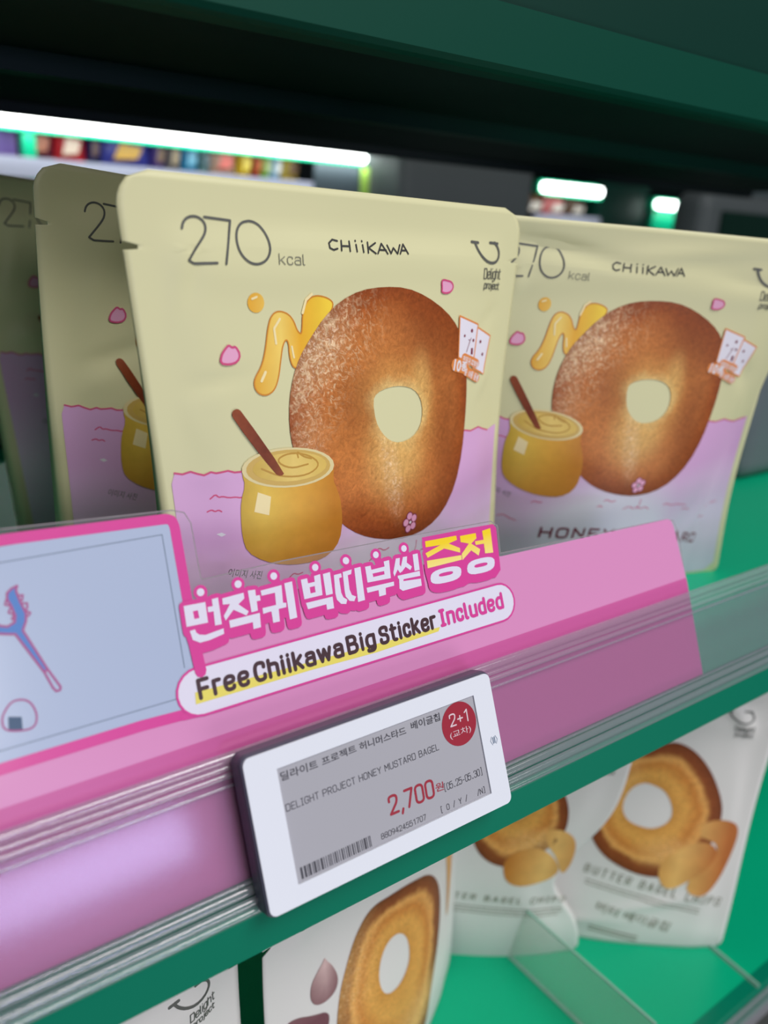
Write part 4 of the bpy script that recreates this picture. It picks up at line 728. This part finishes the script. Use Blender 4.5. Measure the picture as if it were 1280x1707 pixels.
# ------------------------------------------------------------------ shelves
def shelf_profile(name, x0, x1, prof, m, parent):
    V, F = [], []; n = len(prof)
    for x in (x0, x1):
        for (y, z) in prof: V.append(V3(x, y, z))
    for i in range(n): j = (i+1) % n; F.append([i, j, n+j, n+i])
    F.append(list(range(n))[::-1]); F.append([n+i for i in range(n)])
    return mesh_obj(name, V, F, m, parent, smooth=False)
def shelf(label, y0, zt, zb, depth=440, tray=8, x0=-420, x1=760):
    r = thing('green_metal_shelf', label, 'shelf', (170, (y0+depth)/2, zb))
    R = 3.0; arc = [(y0+R-R*math.cos(a), zt-R+R*math.sin(a)) for a in [i*math.pi/2/6 for i in range(7)]]
    prof = [(y0, zb)]+arc+[(y0+9, zt), (y0+9, zt-1.0), (y0+9, zt-1.2), (y0+9, zb)]
    shelf_profile('front_lip', x0, x1, prof, LIPG, r)
    box_obj('deck', (x0, x1, y0+8.8, depth, zt-tray, zt), GREEN, r)
    box_obj('back_lip', (x0, x1, depth, depth+4, zb, zt+14), GREEN_DK, r)
    for xx in (x0+40, x1-40):
        box_obj('bracket', (xx, xx+3, y0+20, depth-2, zb, zt-tray-0.1), GREEN_DK, r)
    adopt(r); return r
shelf('green metal shelf carrying the cream pouches, with the pink sign along its front', -3, -18, -34)
shelf('green metal shelf at the bottom carrying the white pouches', -12, -240, -258, x0=-420, x1=760)
up = thing('green_metal_shelf', 'dark green shelf overhead, seen from below at the top', 'shelf', (170, 240, 196))
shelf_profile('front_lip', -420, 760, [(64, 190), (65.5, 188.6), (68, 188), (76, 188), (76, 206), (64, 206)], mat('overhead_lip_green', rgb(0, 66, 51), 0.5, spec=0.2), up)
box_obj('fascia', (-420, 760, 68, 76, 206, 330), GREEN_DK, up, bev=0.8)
box_obj('deck', (-420, 760, 76, 400, 198, 206), mat('shaded_underside_green', rgb(3, 24, 22), 0.6, noise=0.05, nscale=10), up)  # shade under the overhead shelf put into a darker green
box_obj('rear_beam', (-420, 760, 400, 412, 192, 214), BLACKISH, up)
box_obj('rib', (-420, 760, 220, 232, 190, 198), GREEN_DK, up)
box_obj('clip', (37, 41, 62, 68, 206, 212), GREEN_DK, up, bev=0.6)
adopt(up)

# ------------------------------------------------------------------ clear label rail
PL = clear_mat('clear_rail_plastic', (0.93, 0.94, 0.96, 1), (0.50, 0.50, 0.54, 1), 0.10, 0.11)
PLB = clear_mat('rail_bead_plastic', (0.90, 0.90, 0.93, 1), (0.72, 0.70, 0.76, 1), 0.16, 0.12, 1.9)
def rail_strip(name, prof, m, parent, x0=-260, x1=520):
    V, F = [], []; n = len(prof)
    for x in (x0, x1):
        for (off, u) in prof: V.append(rail_pt(x, u, off))
    for i in range(n): j = (i+1) % n; F.append([i, n+i, n+j, j])
    if n < 9: F.append(list(range(n))); F.append([n+i for i in range(n)][::-1])
    return mesh_obj(name, V, F, m, parent, smooth=False)
def ridge(o0, u0, ro, ru, n=16):
    return [(o0+ro*math.cos(a), u0+ru*math.sin(a)) for a in [2*math.pi*i/n for i in range(n)]]
rail = thing('label_rail', 'clear plastic label rail clipped along the edge of the middle shelf', 'label holder', (130, -2, -18))
rail_strip('front_sheet', [(-7.0, -12.5), (-7.0, 14.5), (-7.7, 14.5), (-7.7, -12.5)], PL, rail)
for (o0, u0, ro, ru) in ((-6.2, 19.6, 1.3, 1.5), (-6.6, 17.2, 0.9, 0.9), (-6.7, 15.2, 0.7, 0.9), (-6.8, 12.6, 0.35, 0.45), (-6.7, -12.2, 0.5, 0.5), (-6.2, -14.0, 0.7, 1.3)):
    o = rail_strip('ridge', ridge(o0, u0, ro, ru), PLB, rail); o.data.polygons.foreach_set('use_smooth', [True]*len(o.data.polygons))
for (o0, u0, ro, ru) in ((-5.2, -16.4, 1.0, 1.2), (-5.0, -18.6, 0.9, 1.0)):
    o = rail_strip('lower_bead', ridge(o0, u0, ro, ru), PLB, rail); o.data.polygons.foreach_set('use_smooth', [True]*len(o.data.polygons))
rail_strip('back_sheet', [(-10.2, -13.2), (-10.2, 12.5), (-10.7, 12.5), (-10.7, -13.2)], PL, rail)
adopt(rail)
# rail of the lower shelf, seen at the bottom right corner
lr = thing('label_rail', 'clear label rail of the bottom shelf, in the lower right corner', 'label holder', (260, -8, LOW))
for yy, zz, r_ in ((-8, -239, 1.4), (-10.5, -243, 1.8), (-11.5, -247, 1.4)):
    prof = [(yy-13+13+r_*math.cos(a), zz+r_*math.sin(a)) for a in [2*math.pi*i/10 for i in range(10)]]
    o = shelf_profile('bead', -260, 520, [(a_-6, b_) for a_, b_ in prof], PLB, lr)
adopt(lr)

# ------------------------------------------------------------------ pink sign
LILAC_W = mat('sign_pale_blue', rgb(178, 190, 218), 0.30, coat=0.3)
PINK = mat('sign_pink', rgb(224, 146, 196), 0.30, coat=0.3)
PINK_DK = mat('sign_deep_pink', rgb(210, 98, 162), 0.30, coat=0.3)
MAGENTA = mat('sign_magenta', rgb(222, 70, 156), 0.30, coat=0.3)
SIGN_W = mat('sign_white', rgb(232, 226, 244), 0.30, coat=0.3)
YEL = grad_mat('sign_yellow', 33, 59, [(0, rgb(250, 214, 40)), (1.0, rgb(250, 214, 40))], 60, 52, rgb(248, 232, 150), nz_amt=0.0)
YEL_HL = mat('highlighter_yellow', rgb(236, 220, 104), 0.35)
BROWN = mat('sign_brown', rgb(74, 50, 56), 0.35)
SLATE = mat('sign_slate_line', rgb(120, 134, 156), 0.4)
BLUE = mat('sign_blue', rgb(84, 130, 200), 0.35)
NAVY = mat('sign_navy', rgb(62, 88, 120), 0.35)
PLUM = mat('sign_plum_line', rgb(172, 84, 142), 0.35)
CLEAR = clear_mat('clear_sign_sheet', (0.97, 0.97, 0.98, 1), (0.85, 0.85, 0.88, 1), 0.08, 0.08)
EDGE = mat('cut_plastic_edge', rgb(150, 140, 146), 0.25)
sign = thing('promotion_sign', 'pink printed plastic sign with Korean letters standing in the rail', 'sign', (30, 5, -15))
SO = -9.0
S_ = lambda off: (lambda x, u: rail_pt(x, u, SO+off))
cont = [tuple(q) for q in D['contour_px']]
cont = [(-215, 85.2)]+[(a, b-0.7 if b > 80 else b) for a, b in cont]+[(151.8, -12.4), (-215, -12.4)]
decal('clear_sheet', poly(cont), S_(0.0), CLEAR, sign)
decal('cut_edge', stroke(cont[1:-2], 0.28), S_(0.02), EDGE, sign)
# pink field
pk = [(-215, 34.5), (-90, 33), (-46.5, 33), (-46.4, 56), (-36, 57), (20, 56), (61.6, 51.6), (147.8, 49.8), (149.6, 48.9), (150.6, 46.5)]+[(152.6, 24.1), (151.8, -12.2), (-215, -12.2)]
pnk = decal('pink_field', poly(pk), S_(0.05), PINK, sign)
decal('deep_pink_band', poly([(-215, -12.2), (-215, 24.6), (-40, 25.0), (60, 25.2), (152.4, 25.8), (151.8, -12.2)]), S_(0.08), PINK_DK, pnk)
# blue-white picture panel and its frame
fr_o = [(-215, 83.4), (-44.0, 82.2), (-42.2, 81.6), (-41.6, 80.0), (-41.8, 50), (-43.6, 32.5), (-215, 31.6)]
fr_i = [(-215, 80.4), (-45.4, 79.2), (-45.2, 78.6), (-45.6, 50), (-46.6, 35.2), (-215, 34.4)]
decal('frame', merge([stroke([(-215, 82.9), (-82, 82.6), (-45, 81.3), (-43.7, 80.7), (-43.3, 79.0), (-43.6, 56)], 2.6), stroke([(-43.6, 45), (-43.7, 36)], 2.6), stroke([(-215, 33.2), (-60, 33.2), (-46, 32.6), (-41, 32.5)], 2.6)]), S_(0.16), MAGENTA, sign)
pan = decal('picture_panel', poly([(-215, 82), (-44, 81), (-43.4, 79), (-44.2, 33.4), (-215, 33.2)]), S_(0.12), LILAC_W, sign)
decal('thin_line', merge([stroke([(-215, 77.9), (-46.8, 77.6), (-47.4, 44.0)], 0.22), stroke([(-50.6, 37.0), (-215, 37.3)], 0.22)]), S_(0.18), SLATE, pan)
fk = [tuple(q) for q in D['fork']]; fe = [tuple(q) for q in D['forkend']]
decal('drawn_fork', poly(fk), S_(0.20), BLUE, pan)
decal('outline', merge([stroke(fk, 0.5, True), stroke(fe, 0.5, True)]+[stroke([tuple(q) for q in t_], 0.4) for t_ in D['teeth']]), S_(0.23), PLUM, pan)
rc = smooth_loop([tuple(q) for q in D['rice']], 1)
decal('drawn_rice_ball', poly(D['nori']), S_(0.20), NAVY, pan)
decal('outline', stroke(rc, 0.42, True), S_(0.22), PLUM, pan)
# pill with English lettering
def pill(x0, x1, u0, u1, n=10):
    r_ = (u1-u0)/2; c = (u0+u1)/2
    return [(x1-r_+r_*math.cos(a), c+r_*math.sin(a)) for a in [-math.pi/2+math.pi*i/n for i in range(n+1)]]+[(x0+r_+r_*math.cos(a), c+r_*math.sin(a)) for a in [math.pi/2+math.pi*i/n for i in range(n+1)]]
pil = decal('pill', poly(pill(-50.6, 63.2, 31.2, 43.2)), S_(0.26), SIGN_W, sign)
decal('outline', stroke(pill(-50.6, 63.2, 31.2, 43.2), 0.6, True), S_(0.30), MAGENTA, pil)
decal('frame_stub', stroke([(-50, 32.2), (-42, 31.6), (-35, 31.6)], 1.6), S_(0.22), MAGENTA, sign)
decal('highlight', poly(D['hl']), S_(0.32), YEL_HL, pil)
k_ = 35.0
L1 = [sign_text(t_, (D[a_][0][0], k_), (D[a_][1][0], k_), (D[a_][0][0], k_+5.5), 1.05, gap=0.29) for t_, a_ in (('Free', 'free'), ('Chiikawa', 'chiik'), ('Big', 'big'), ('Sticker', 'stick'))]
decal('english_lettering', merge(L1), S_(0.36), BROWN, sign)
decal('english_lettering', sign_text('Included', (D['incl'][0][0], k_), (D['incl'][1][0], k_), (D['incl'][0][0], k_+5.5), 1.05, gap=0.29), S_(0.36), MAGENTA, sign)
# big Korean letters on their magenta backing
fat, white, yel = [], [], []
for gl in D['glyphs']:
    o_ = [tuple(q) for q in gl[1]]
    for du in (0.0, -0.6, -1.2, -1.6): fat.append(stroke([(a, b+du) for a, b in o_], 2.3, True))
    fat.append(poly(o_)); fat.append(poly([(a, b-1.4) for a, b in o_]))
    (yel if gl[0] == 'y' else white).append(poly(o_, [gl[2]] if len(gl) > 2 else []))
for (a, b) in D['dots']: fat.append(disc((a, b), 1.85, 20)); fat.append(stroke([(a, b), (a+.6, b-2.6)], 2.6)); white.append(disc((a, b), 1.0, 16))
fat.append(poly(D['yelback'])); fat.append(stroke([(-44.0, 52), (-43.6, 42)], 3.0))
bk = decal('letter_backing', merge(fat), S_(0.40), MAGENTA, sign)
decal('korean_lettering', merge(white), S_(0.46), SIGN_W, sign)
decal('korean_lettering', merge(yel), S_(0.46), YEL, sign, label='yellow letters at the end of the line')
adopt(sign)

# ------------------------------------------------------------------ electronic price tag
TAGD = mat('tag_dark_casing', rgb(78, 78, 96), 0.38)
TAGW = mat('tag_white_bezel', rgb(232, 234, 244), 0.32, coat=0.2)
EINK = mat('tag_screen_grey', rgb(176, 174, 182), 0.22, spec=0.5)
EBLK = mat('tag_black', rgb(66, 64, 72), 0.4); ERED = mat('tag_red', rgb(160, 36, 56), 0.4)
EWHT = mat('tag_pale', rgb(226, 200, 208), 0.4)
tg = thing('price_tag', 'white electronic price tag reading 2,700 clipped to the rail', 'price tag', (0, -2, -16))
def rrect(x0, x1, u0, u1, r_, n=6):
    out = []
    for cx, cu, a0 in ((x1-r_, u0+r_, -90), (x1-r_, u1-r_, 0), (x0+r_, u1-r_, 90), (x0+r_, u0+r_, 180)):
        for i in range(n+1):
            a = math.radians(a0+90*i/n); out.append((cx+r_*math.cos(a), cu+r_*math.sin(a)))
    return out
def extr(name, layers, m, parent, cap0=True, cap1=True, smooth=False):
    # layers: list of (loop, off)
    V, F = [], []; n = len(layers[0][0])
    for lp, off in layers:
        for (x, u) in lp: V.append(rail_pt(x, u, off))
    for k in range(len(layers)-1):
        for i in range(n): j = (i+1) % n; F.append([k*n+i, k*n+j, (k+1)*n+j, (k+1)*n+i])
    if cap0: F.append(list(range(n))[::-1])
    if cap1: F.append([(len(layers)-1)*n+i for i in range(n)])
    o = mesh_obj(name, V, F, m, parent, smooth=False)
    return o
X0, X1, U0, U1 = -41.6, 40.0, -20.2, 20.6
extr('casing', [(rrect(X0+1.5, X1-1.5, U0+1.5, U1-1.5, 2), -6.3), (rrect(X0, X1, U0, U1, 2.4), -5.2), (rrect(X0, X1, U0, U1, 2.4), -1.0), (rrect(X0+.35, X1-.35, U0+.35, U1-.35, 2.2), 0.2)], TAGD, tg)
SXY = (-32.4, 32.3, -14.6, 14.9)
def ringplate(name, outer, inner, off0, off1, m, parent):
    n = len(outer); V = [rail_pt(x, u, off1) for x, u in outer]+[rail_pt(x, u, off1) for x, u in inner]+[rail_pt(x, u, off0) for x, u in inner]+[rail_pt(x, u, off0) for x, u in outer]
    F = []
    for i in range(n):
        j = (i+1) % n; F += [[i, j, n+j, n+i], [n+i, n+j, 2*n+j, 2*n+i], [3*n+i, 3*n+j, j, i]]
    return mesh_obj(name, V, F, m, parent)
ringplate('bezel', rrect(X0+.7, X1-.7, U0+.7, U1-.7, 2.0), rrect(*SXY, 0.15), 0.1, 0.9, TAGW, tg)
sc = extr('screen', [(rrect(*SXY, 0.15), 0.1), (rrect(*SXY, 0.15), 0.45)], EINK, tg)
E_ = lambda off: (lambda x, u: rail_pt(x, u, off))
def tx(s_, k_, off=0.5, **kw):
    p0, p1, p2 = D['tag_'+k_]; return text_on(s_, p0, p1, p2, **kw)
def sx_(t_, k_, w, cell=0.0): return sign_text(t_, *D['tag_'+k_], w, gap=0.2, cell=cell)
decal('korean_lettering', merge([tx('딜라이트', 't1', hangul=True, bold=.012), tx('프로젝트', 't1b', hangul=True, bold=.012), tx('허니머스타드', 't1c', hangul=True, bold=.012), tx('베이글칩', 't1d', hangul=True, bold=.012)]), E_(0.5), EBLK, tg)
decal('english_lettering', merge([sx_('DELIGHT PROJECT HONEY MUSTARD BAGEL', 't2', 0.2), sx_('[05.25-05.30]', 't4', 0.2, 0.62), sx_('[ 0 / Y /   /N]', 't5', 0.2, 0.62), sx_('8809424551707', 't6', 0.18, 0.66)]), E_(0.5), EBLK, tg)
decal('price_lettering', merge([sx_('2,700', 't3', 0.72), tx('원', 't3b', hangul=True, bold=.01)]), E_(0.5), ERED, tg)
bars = []; rb = random.Random(11); x = D['tag_bar'][0][0]
b0, b1 = D['tag_bar'][0][1], D['tag_bar'][2][1]
while x < D['tag_bar'][1][0]:
    w_ = rb.choice((0.22, 0.22, 0.42, 0.62)); bars.append(([(x, b0), (x+w_, b0), (x+w_, b1), (x, b1)], [(0, 1, 2, 3)])); x += w_+rb.choice((0.22, 0.3, 0.42))
decal('barcode', merge(bars), E_(0.5), EBLK, tg)
cc = D['tag_circ'][0]
bd = decal('offer_badge', disc((25.6, 8.4), 6.3, 40), E_(0.52), ERED, tg)
decal('badge_lettering', merge([sx_('2+1', 'c1', 0.42), tx('(교차)', 'c2', hangul=True)]), E_(0.58), EWHT, bd)
decal('emblem', merge([stroke([(36.0, 1.2), (35.4, 0), (36.0, -1.2)], 0.18), stroke([(37.4, 1.2), (38.0, 0), (37.4, -1.2)], 0.18), stroke([(36.4, -.8), (36.4, .8)], 0.4), stroke([(37.0, -.8), (37.0, .9)], 0.4)]), E_(0.95), SLATE, tg)
adopt(tg)

# ------------------------------------------------------------------ things around
DIV = clear_mat('clear_divider_plastic', (0.95, 0.97, 0.96, 1), (0.8, 0.85, 0.83, 1), 0.22, 0.1)
DIVE = mat('divider_edge', rgb(150, 196, 180), 0.3)
def divider(label, p0, p1, h):
    d = thing('shelf_divider', label, 'divider', (p0[0], p0[1], LOW))
    a, b_ = Vector((p0[0], p0[1], 0)), Vector((p1[0], p1[1], 0)); dr = (b_-a).normalized(); n = Vector((-dr.y, dr.x, 0))
    def wall(name, z0, z1, t_, m_):
        V = []
        for z in (z0, z1):
            for q, s_ in ((a, 1), (b_, 1), (b_, -1), (a, -1)): c = q+n*t_*s_; V.append(V3(c.x, c.y, z))
        mesh_obj(name, V, [[0, 1, 2, 3][::-1], [4, 5, 6, 7], [0, 1, 5, 4], [1, 2, 6, 5], [2, 3, 7, 6], [3, 0, 4, 7]], m_, d)
    wall('foot', LOW, LOW+0.8, 1.0, DIVE); wall('panel', LOW+0.8, LOW+h, 0.5, DIV); wall('top_edge', LOW+h, LOW+h+0.8, 0.55, DIVE)
    adopt(d); return d
divider('clear plastic divider between the two groups of white pouches', (149, 130), (159, -8), 40)
divider('clear plastic divider at the right end of the bottom shelf', (257, 60), (257, -10), 1.2)
BIN = mat('grey_bin_plastic', rgb(112, 116, 124), 0.45, noise=0.04, nscale=20)
def rounded_bin(label, x, y, w_, d_, z0, z1, m_):
    v, f = box(x, x+w_, y, y+d_, z0, z1, bev=12, seg=4)
    r = thing('storage_bin', label, 'bin', (x+w_/2, y+d_/2, z0))
    mesh_obj('body', v, f, m_, r, smooth=False)
    v, f = box(x-2, x+w_+2, y-2, y+d_+2, z1-1, z1+5, bev=2.5, seg=2); mesh_obj('lid', v, f, m_, r)
    adopt(r)
rounded_bin('grey plastic bin with rounded corners at the right edge', 412, 150, 120, 110, -18, 120, BIN)

# ------------------------------------------------------------------ the store beyond
LED = mat('led_diffuser', rgb(255, 255, 255), 0.4, emit=(0.95, 1.0, 0.98, 1), estr=9.0)
YB = 1000
def led_bar(label, x0, x1, z0, z1, y=YB):
    r = thing('led_light_bar', label, 'lamp', ((x0+x1)/2, y, z0), 'light bars across the back aisle')
    v, f = box(x0, x1, y-12, y+4, z0, z1, bev=5, seg=3); mesh_obj('diffuser', v, f, LED, r, smooth=False)
    box_obj('housing', (x0-1, x1+1, y+4.2, y+22, z0-4, z1+4), GREEN, r, bev=1)
    box_obj('lower_edge', (x0, x1, y-8, y+4, z0-5, z0-0.5), GREEN, r, bev=1)
    adopt(r)
    area('back_aisle_lamp', ((x0+x1)/2*MM, (y-16)*MM, (z0-6)*MM), ((x0+x1)/2*MM, (y+60)*MM, (z0-60)*MM), (x1-x0)*MM, 0.01, 0.0035*(x1-x0)/10, (0.95, 1.0, 0.98))
led_bar('long white light bar above the colourful snacks in the back aisle', -520, 634, 232, 247)
led_bar('short light bar in the back aisle above the brown and pink packs', 1034, 1196, 217, 233)
led_bar('shortest light bar, furthest right in the back aisle', 1378, 1492, 206, 222)
def gondola(label, x0, x1, z, zt):
    r = thing('back_aisle_shelf', label, 'shelf', ((x0+x1)/2, YB+150, z-10))
    box_obj('deck', (x0, x1, YB+6, YB+300, z-8, z), GREEN_DK, r); box_obj('upper_deck', (x0, x1, YB+22.5, YB+300, zt, zt+10), BLACKISH, r)
    box_obj('back_panel', (x0, x1, YB+300, YB+306, z-260, zt+40), BLACKISH, r)
    box_obj('label_strip', (x0, x1, YB, YB+5.5, z-22, z+2), mat('price_strip', rgb(196, 200, 222), 0.5), r)
    adopt(r)
gondola('back aisle shelf loaded with colourful snacks', -520, 636, 196, 262)
gondola('back aisle shelf under the short light bar', 1022, 1210, 176, 250)
bgc = [(158, 130, 214), None, (112, 44, 66), (214, 44, 56), (34, 40, 96), (62, 66, 160), (80, 60, 140), (128, 120, 120), (46, 140, 190), (110, 150, 150), (200, 160, 140), (232, 190, 40), (180, 60, 40), (130, 200, 70), (150, 200, 240), (214, 180, 70)]
names = ['lilac', None, 'maroon', 'red', 'navy', 'wide blue and gold', 'violet', 'grey', 'sky blue', 'grey green', 'tan and pink', 'yellow', 'rust red', 'lime green', 'pale blue', 'mustard yellow']
def snack(label, x0, x1, z, h, c, accent, y=YB+30):
    r = thing('snack_packet', label, 'snack packet', ((x0+x1)/2, y+15, z), 'snack packets across the back aisle')
    V, F = [], []; nx, nz_ = 6, 6
    for sd in (-1, 1):
        for j in range(nz_+1):
            for i in range(nx+1):
                a, b_ = i/nx, j/nz_; bl = (math.sin(math.pi*a)*math.sin(math.pi*b_))**0.6*14
                V.append(V3(x0+1+(x1-x0-2)*a, y+16+sd*bl, z+h*b_))
    n = (nx+1)*(nz_+1)
    for j in range(nz_):
        for i in range(nx):
            q = [j*(nx+1)+i, j*(nx+1)+i+1, (j+1)*(nx+1)+i+1, (j+1)*(nx+1)+i]; F += [q, [k+n for k in q[::-1]]]
    mesh_obj('packet', V, F, mat('packet_'+label.split()[0], rgb(*c), 0.35, noise=0.25, nscale=30), r, smooth=True)
    cx = (x0+x1)/2; w_ = (x1-x0)*0.3
    mesh_obj('printed_patch', [V3(cx-w_, y+1.0, z+h*.2), V3(cx+w_*.6, y+1.0, z+h*.25), V3(cx+w_, y+1.0, z+h*.55), V3(cx-w_*.5, y+1.0, z+h*.6)], [[0, 1, 2, 3]], mat('packet_print', rgb(*accent), 0.4), r)
    adopt(r)
bx = D['bgx']; acc = [(240, 180, 200), 0, (200, 120, 90), (250, 220, 200), (90, 60, 60), (220, 170, 70), (120, 90, 70), (170, 150, 120), (120, 190, 220), (90, 110, 120), (240, 120, 110), (250, 220, 90), (220, 120, 60), (220, 230, 160), (250, 250, 250), (120, 90, 60)]
xs = bx[:16]+[541]
for i, c in enumerate(bgc):
    if c is None: continue
    x0 = -20 if i == 0 else xs[i]
    snack(names[i]+' snack packet in the row under the long light bar', x0, xs[i+1], 196, 52, c, acc[i])
o = box_obj('shelf_upright', (128, 143, YB+2, YB+22, -600, 231), GREEN); tag(o, 'green upright between the lilac and maroon packets across the aisle', 'post')
for i, (c, n_) in enumerate((((120, 84, 56), 'brown'), ((226, 120, 120), 'coral pink'), ((96, 66, 44), 'dark brown'))):
    snack(n_+' packet under the short light bar', 1026+i*61, 1085+i*61, 176, 40, c, (230, 220, 210))
o = box_obj('display_board', (543, 626, YB-4, YB+2, 60, 232), mat('slate_board', rgb(62, 76, 84), 0.6, noise=0.05), bev=1); tag(o, 'dark slate board to the right of the snack row', 'board')
gs = thing('poster_sign', 'lime green poster with a pink disc at the end of the snack row', 'sign', (656, YB-6, 120))
box_obj('board', (627, 690, YB-8, YB-3, 120, 226), mat('lime_card', rgb(170, 214, 90), 0.5), gs, bev=1)
mesh_obj('pink_disc', [V3(676+14*math.cos(a), YB-8.6, 205+15*math.sin(a)) for a in [2*math.pi*i/20 for i in range(20)]], [list(range(20))], mat('pink_ink', rgb(226, 120, 220), 0.5), gs); adopt(gs)
ap = mat('charcoal_appliance', rgb(84, 90, 92), 0.6, noise=0.08, nscale=6)
v, f = box(640, 918, 900, 1100, -500, 300, bev=14, seg=3); o = mesh_obj('store_cabinet', v, f, ap); tag(o, 'charcoal cabinet standing between the long and the short light bar', 'cabinet')
v, f = box(912, 1300, 560, 620, -500, 212, bev=22, seg=4)
mc = thing('drinks_machine', 'dark rounded machine behind the right pouch', 'machine', (1100, 660, -500))
mesh_obj('body', v, f, ap, mc, smooth=False); box_obj('dark_window', (950, 1280, 556, 561, -200, 186), mat('dark_green_glass', rgb(10, 40, 30), 0.2), mc, bev=1); adopt(mc)
o = box_obj('green_pillar', (1216, 1374, YB+20, YB+90, -600, 420), GREEN_DK); tag(o, 'dark green pillar right of the short light bar', 'pillar')
o = box_obj('aisle_board', (1382, 1490, YB+6, YB+16, -300, 200), GREEN); tag(o, 'bright green board under the shortest light bar', 'board')

# room
FLR = mat('store_floor', rgb(120, 122, 120), 0.5, noise=0.08, nscale=4)
structure(box_obj('floor', (-3000, 5000, -3500, 4500, -1320, -1300), FLR))
structure(box_obj('wall_back', (-3000, 5000, 3200, 3250, -1300, 1900), mat('back_wall_paint', rgb(34, 44, 50), 0.8, noise=0.08, nscale=2)))
structure(box_obj('ceiling', (-3000, 5000, 700, 4500, 1900, 1920), BLACKISH))
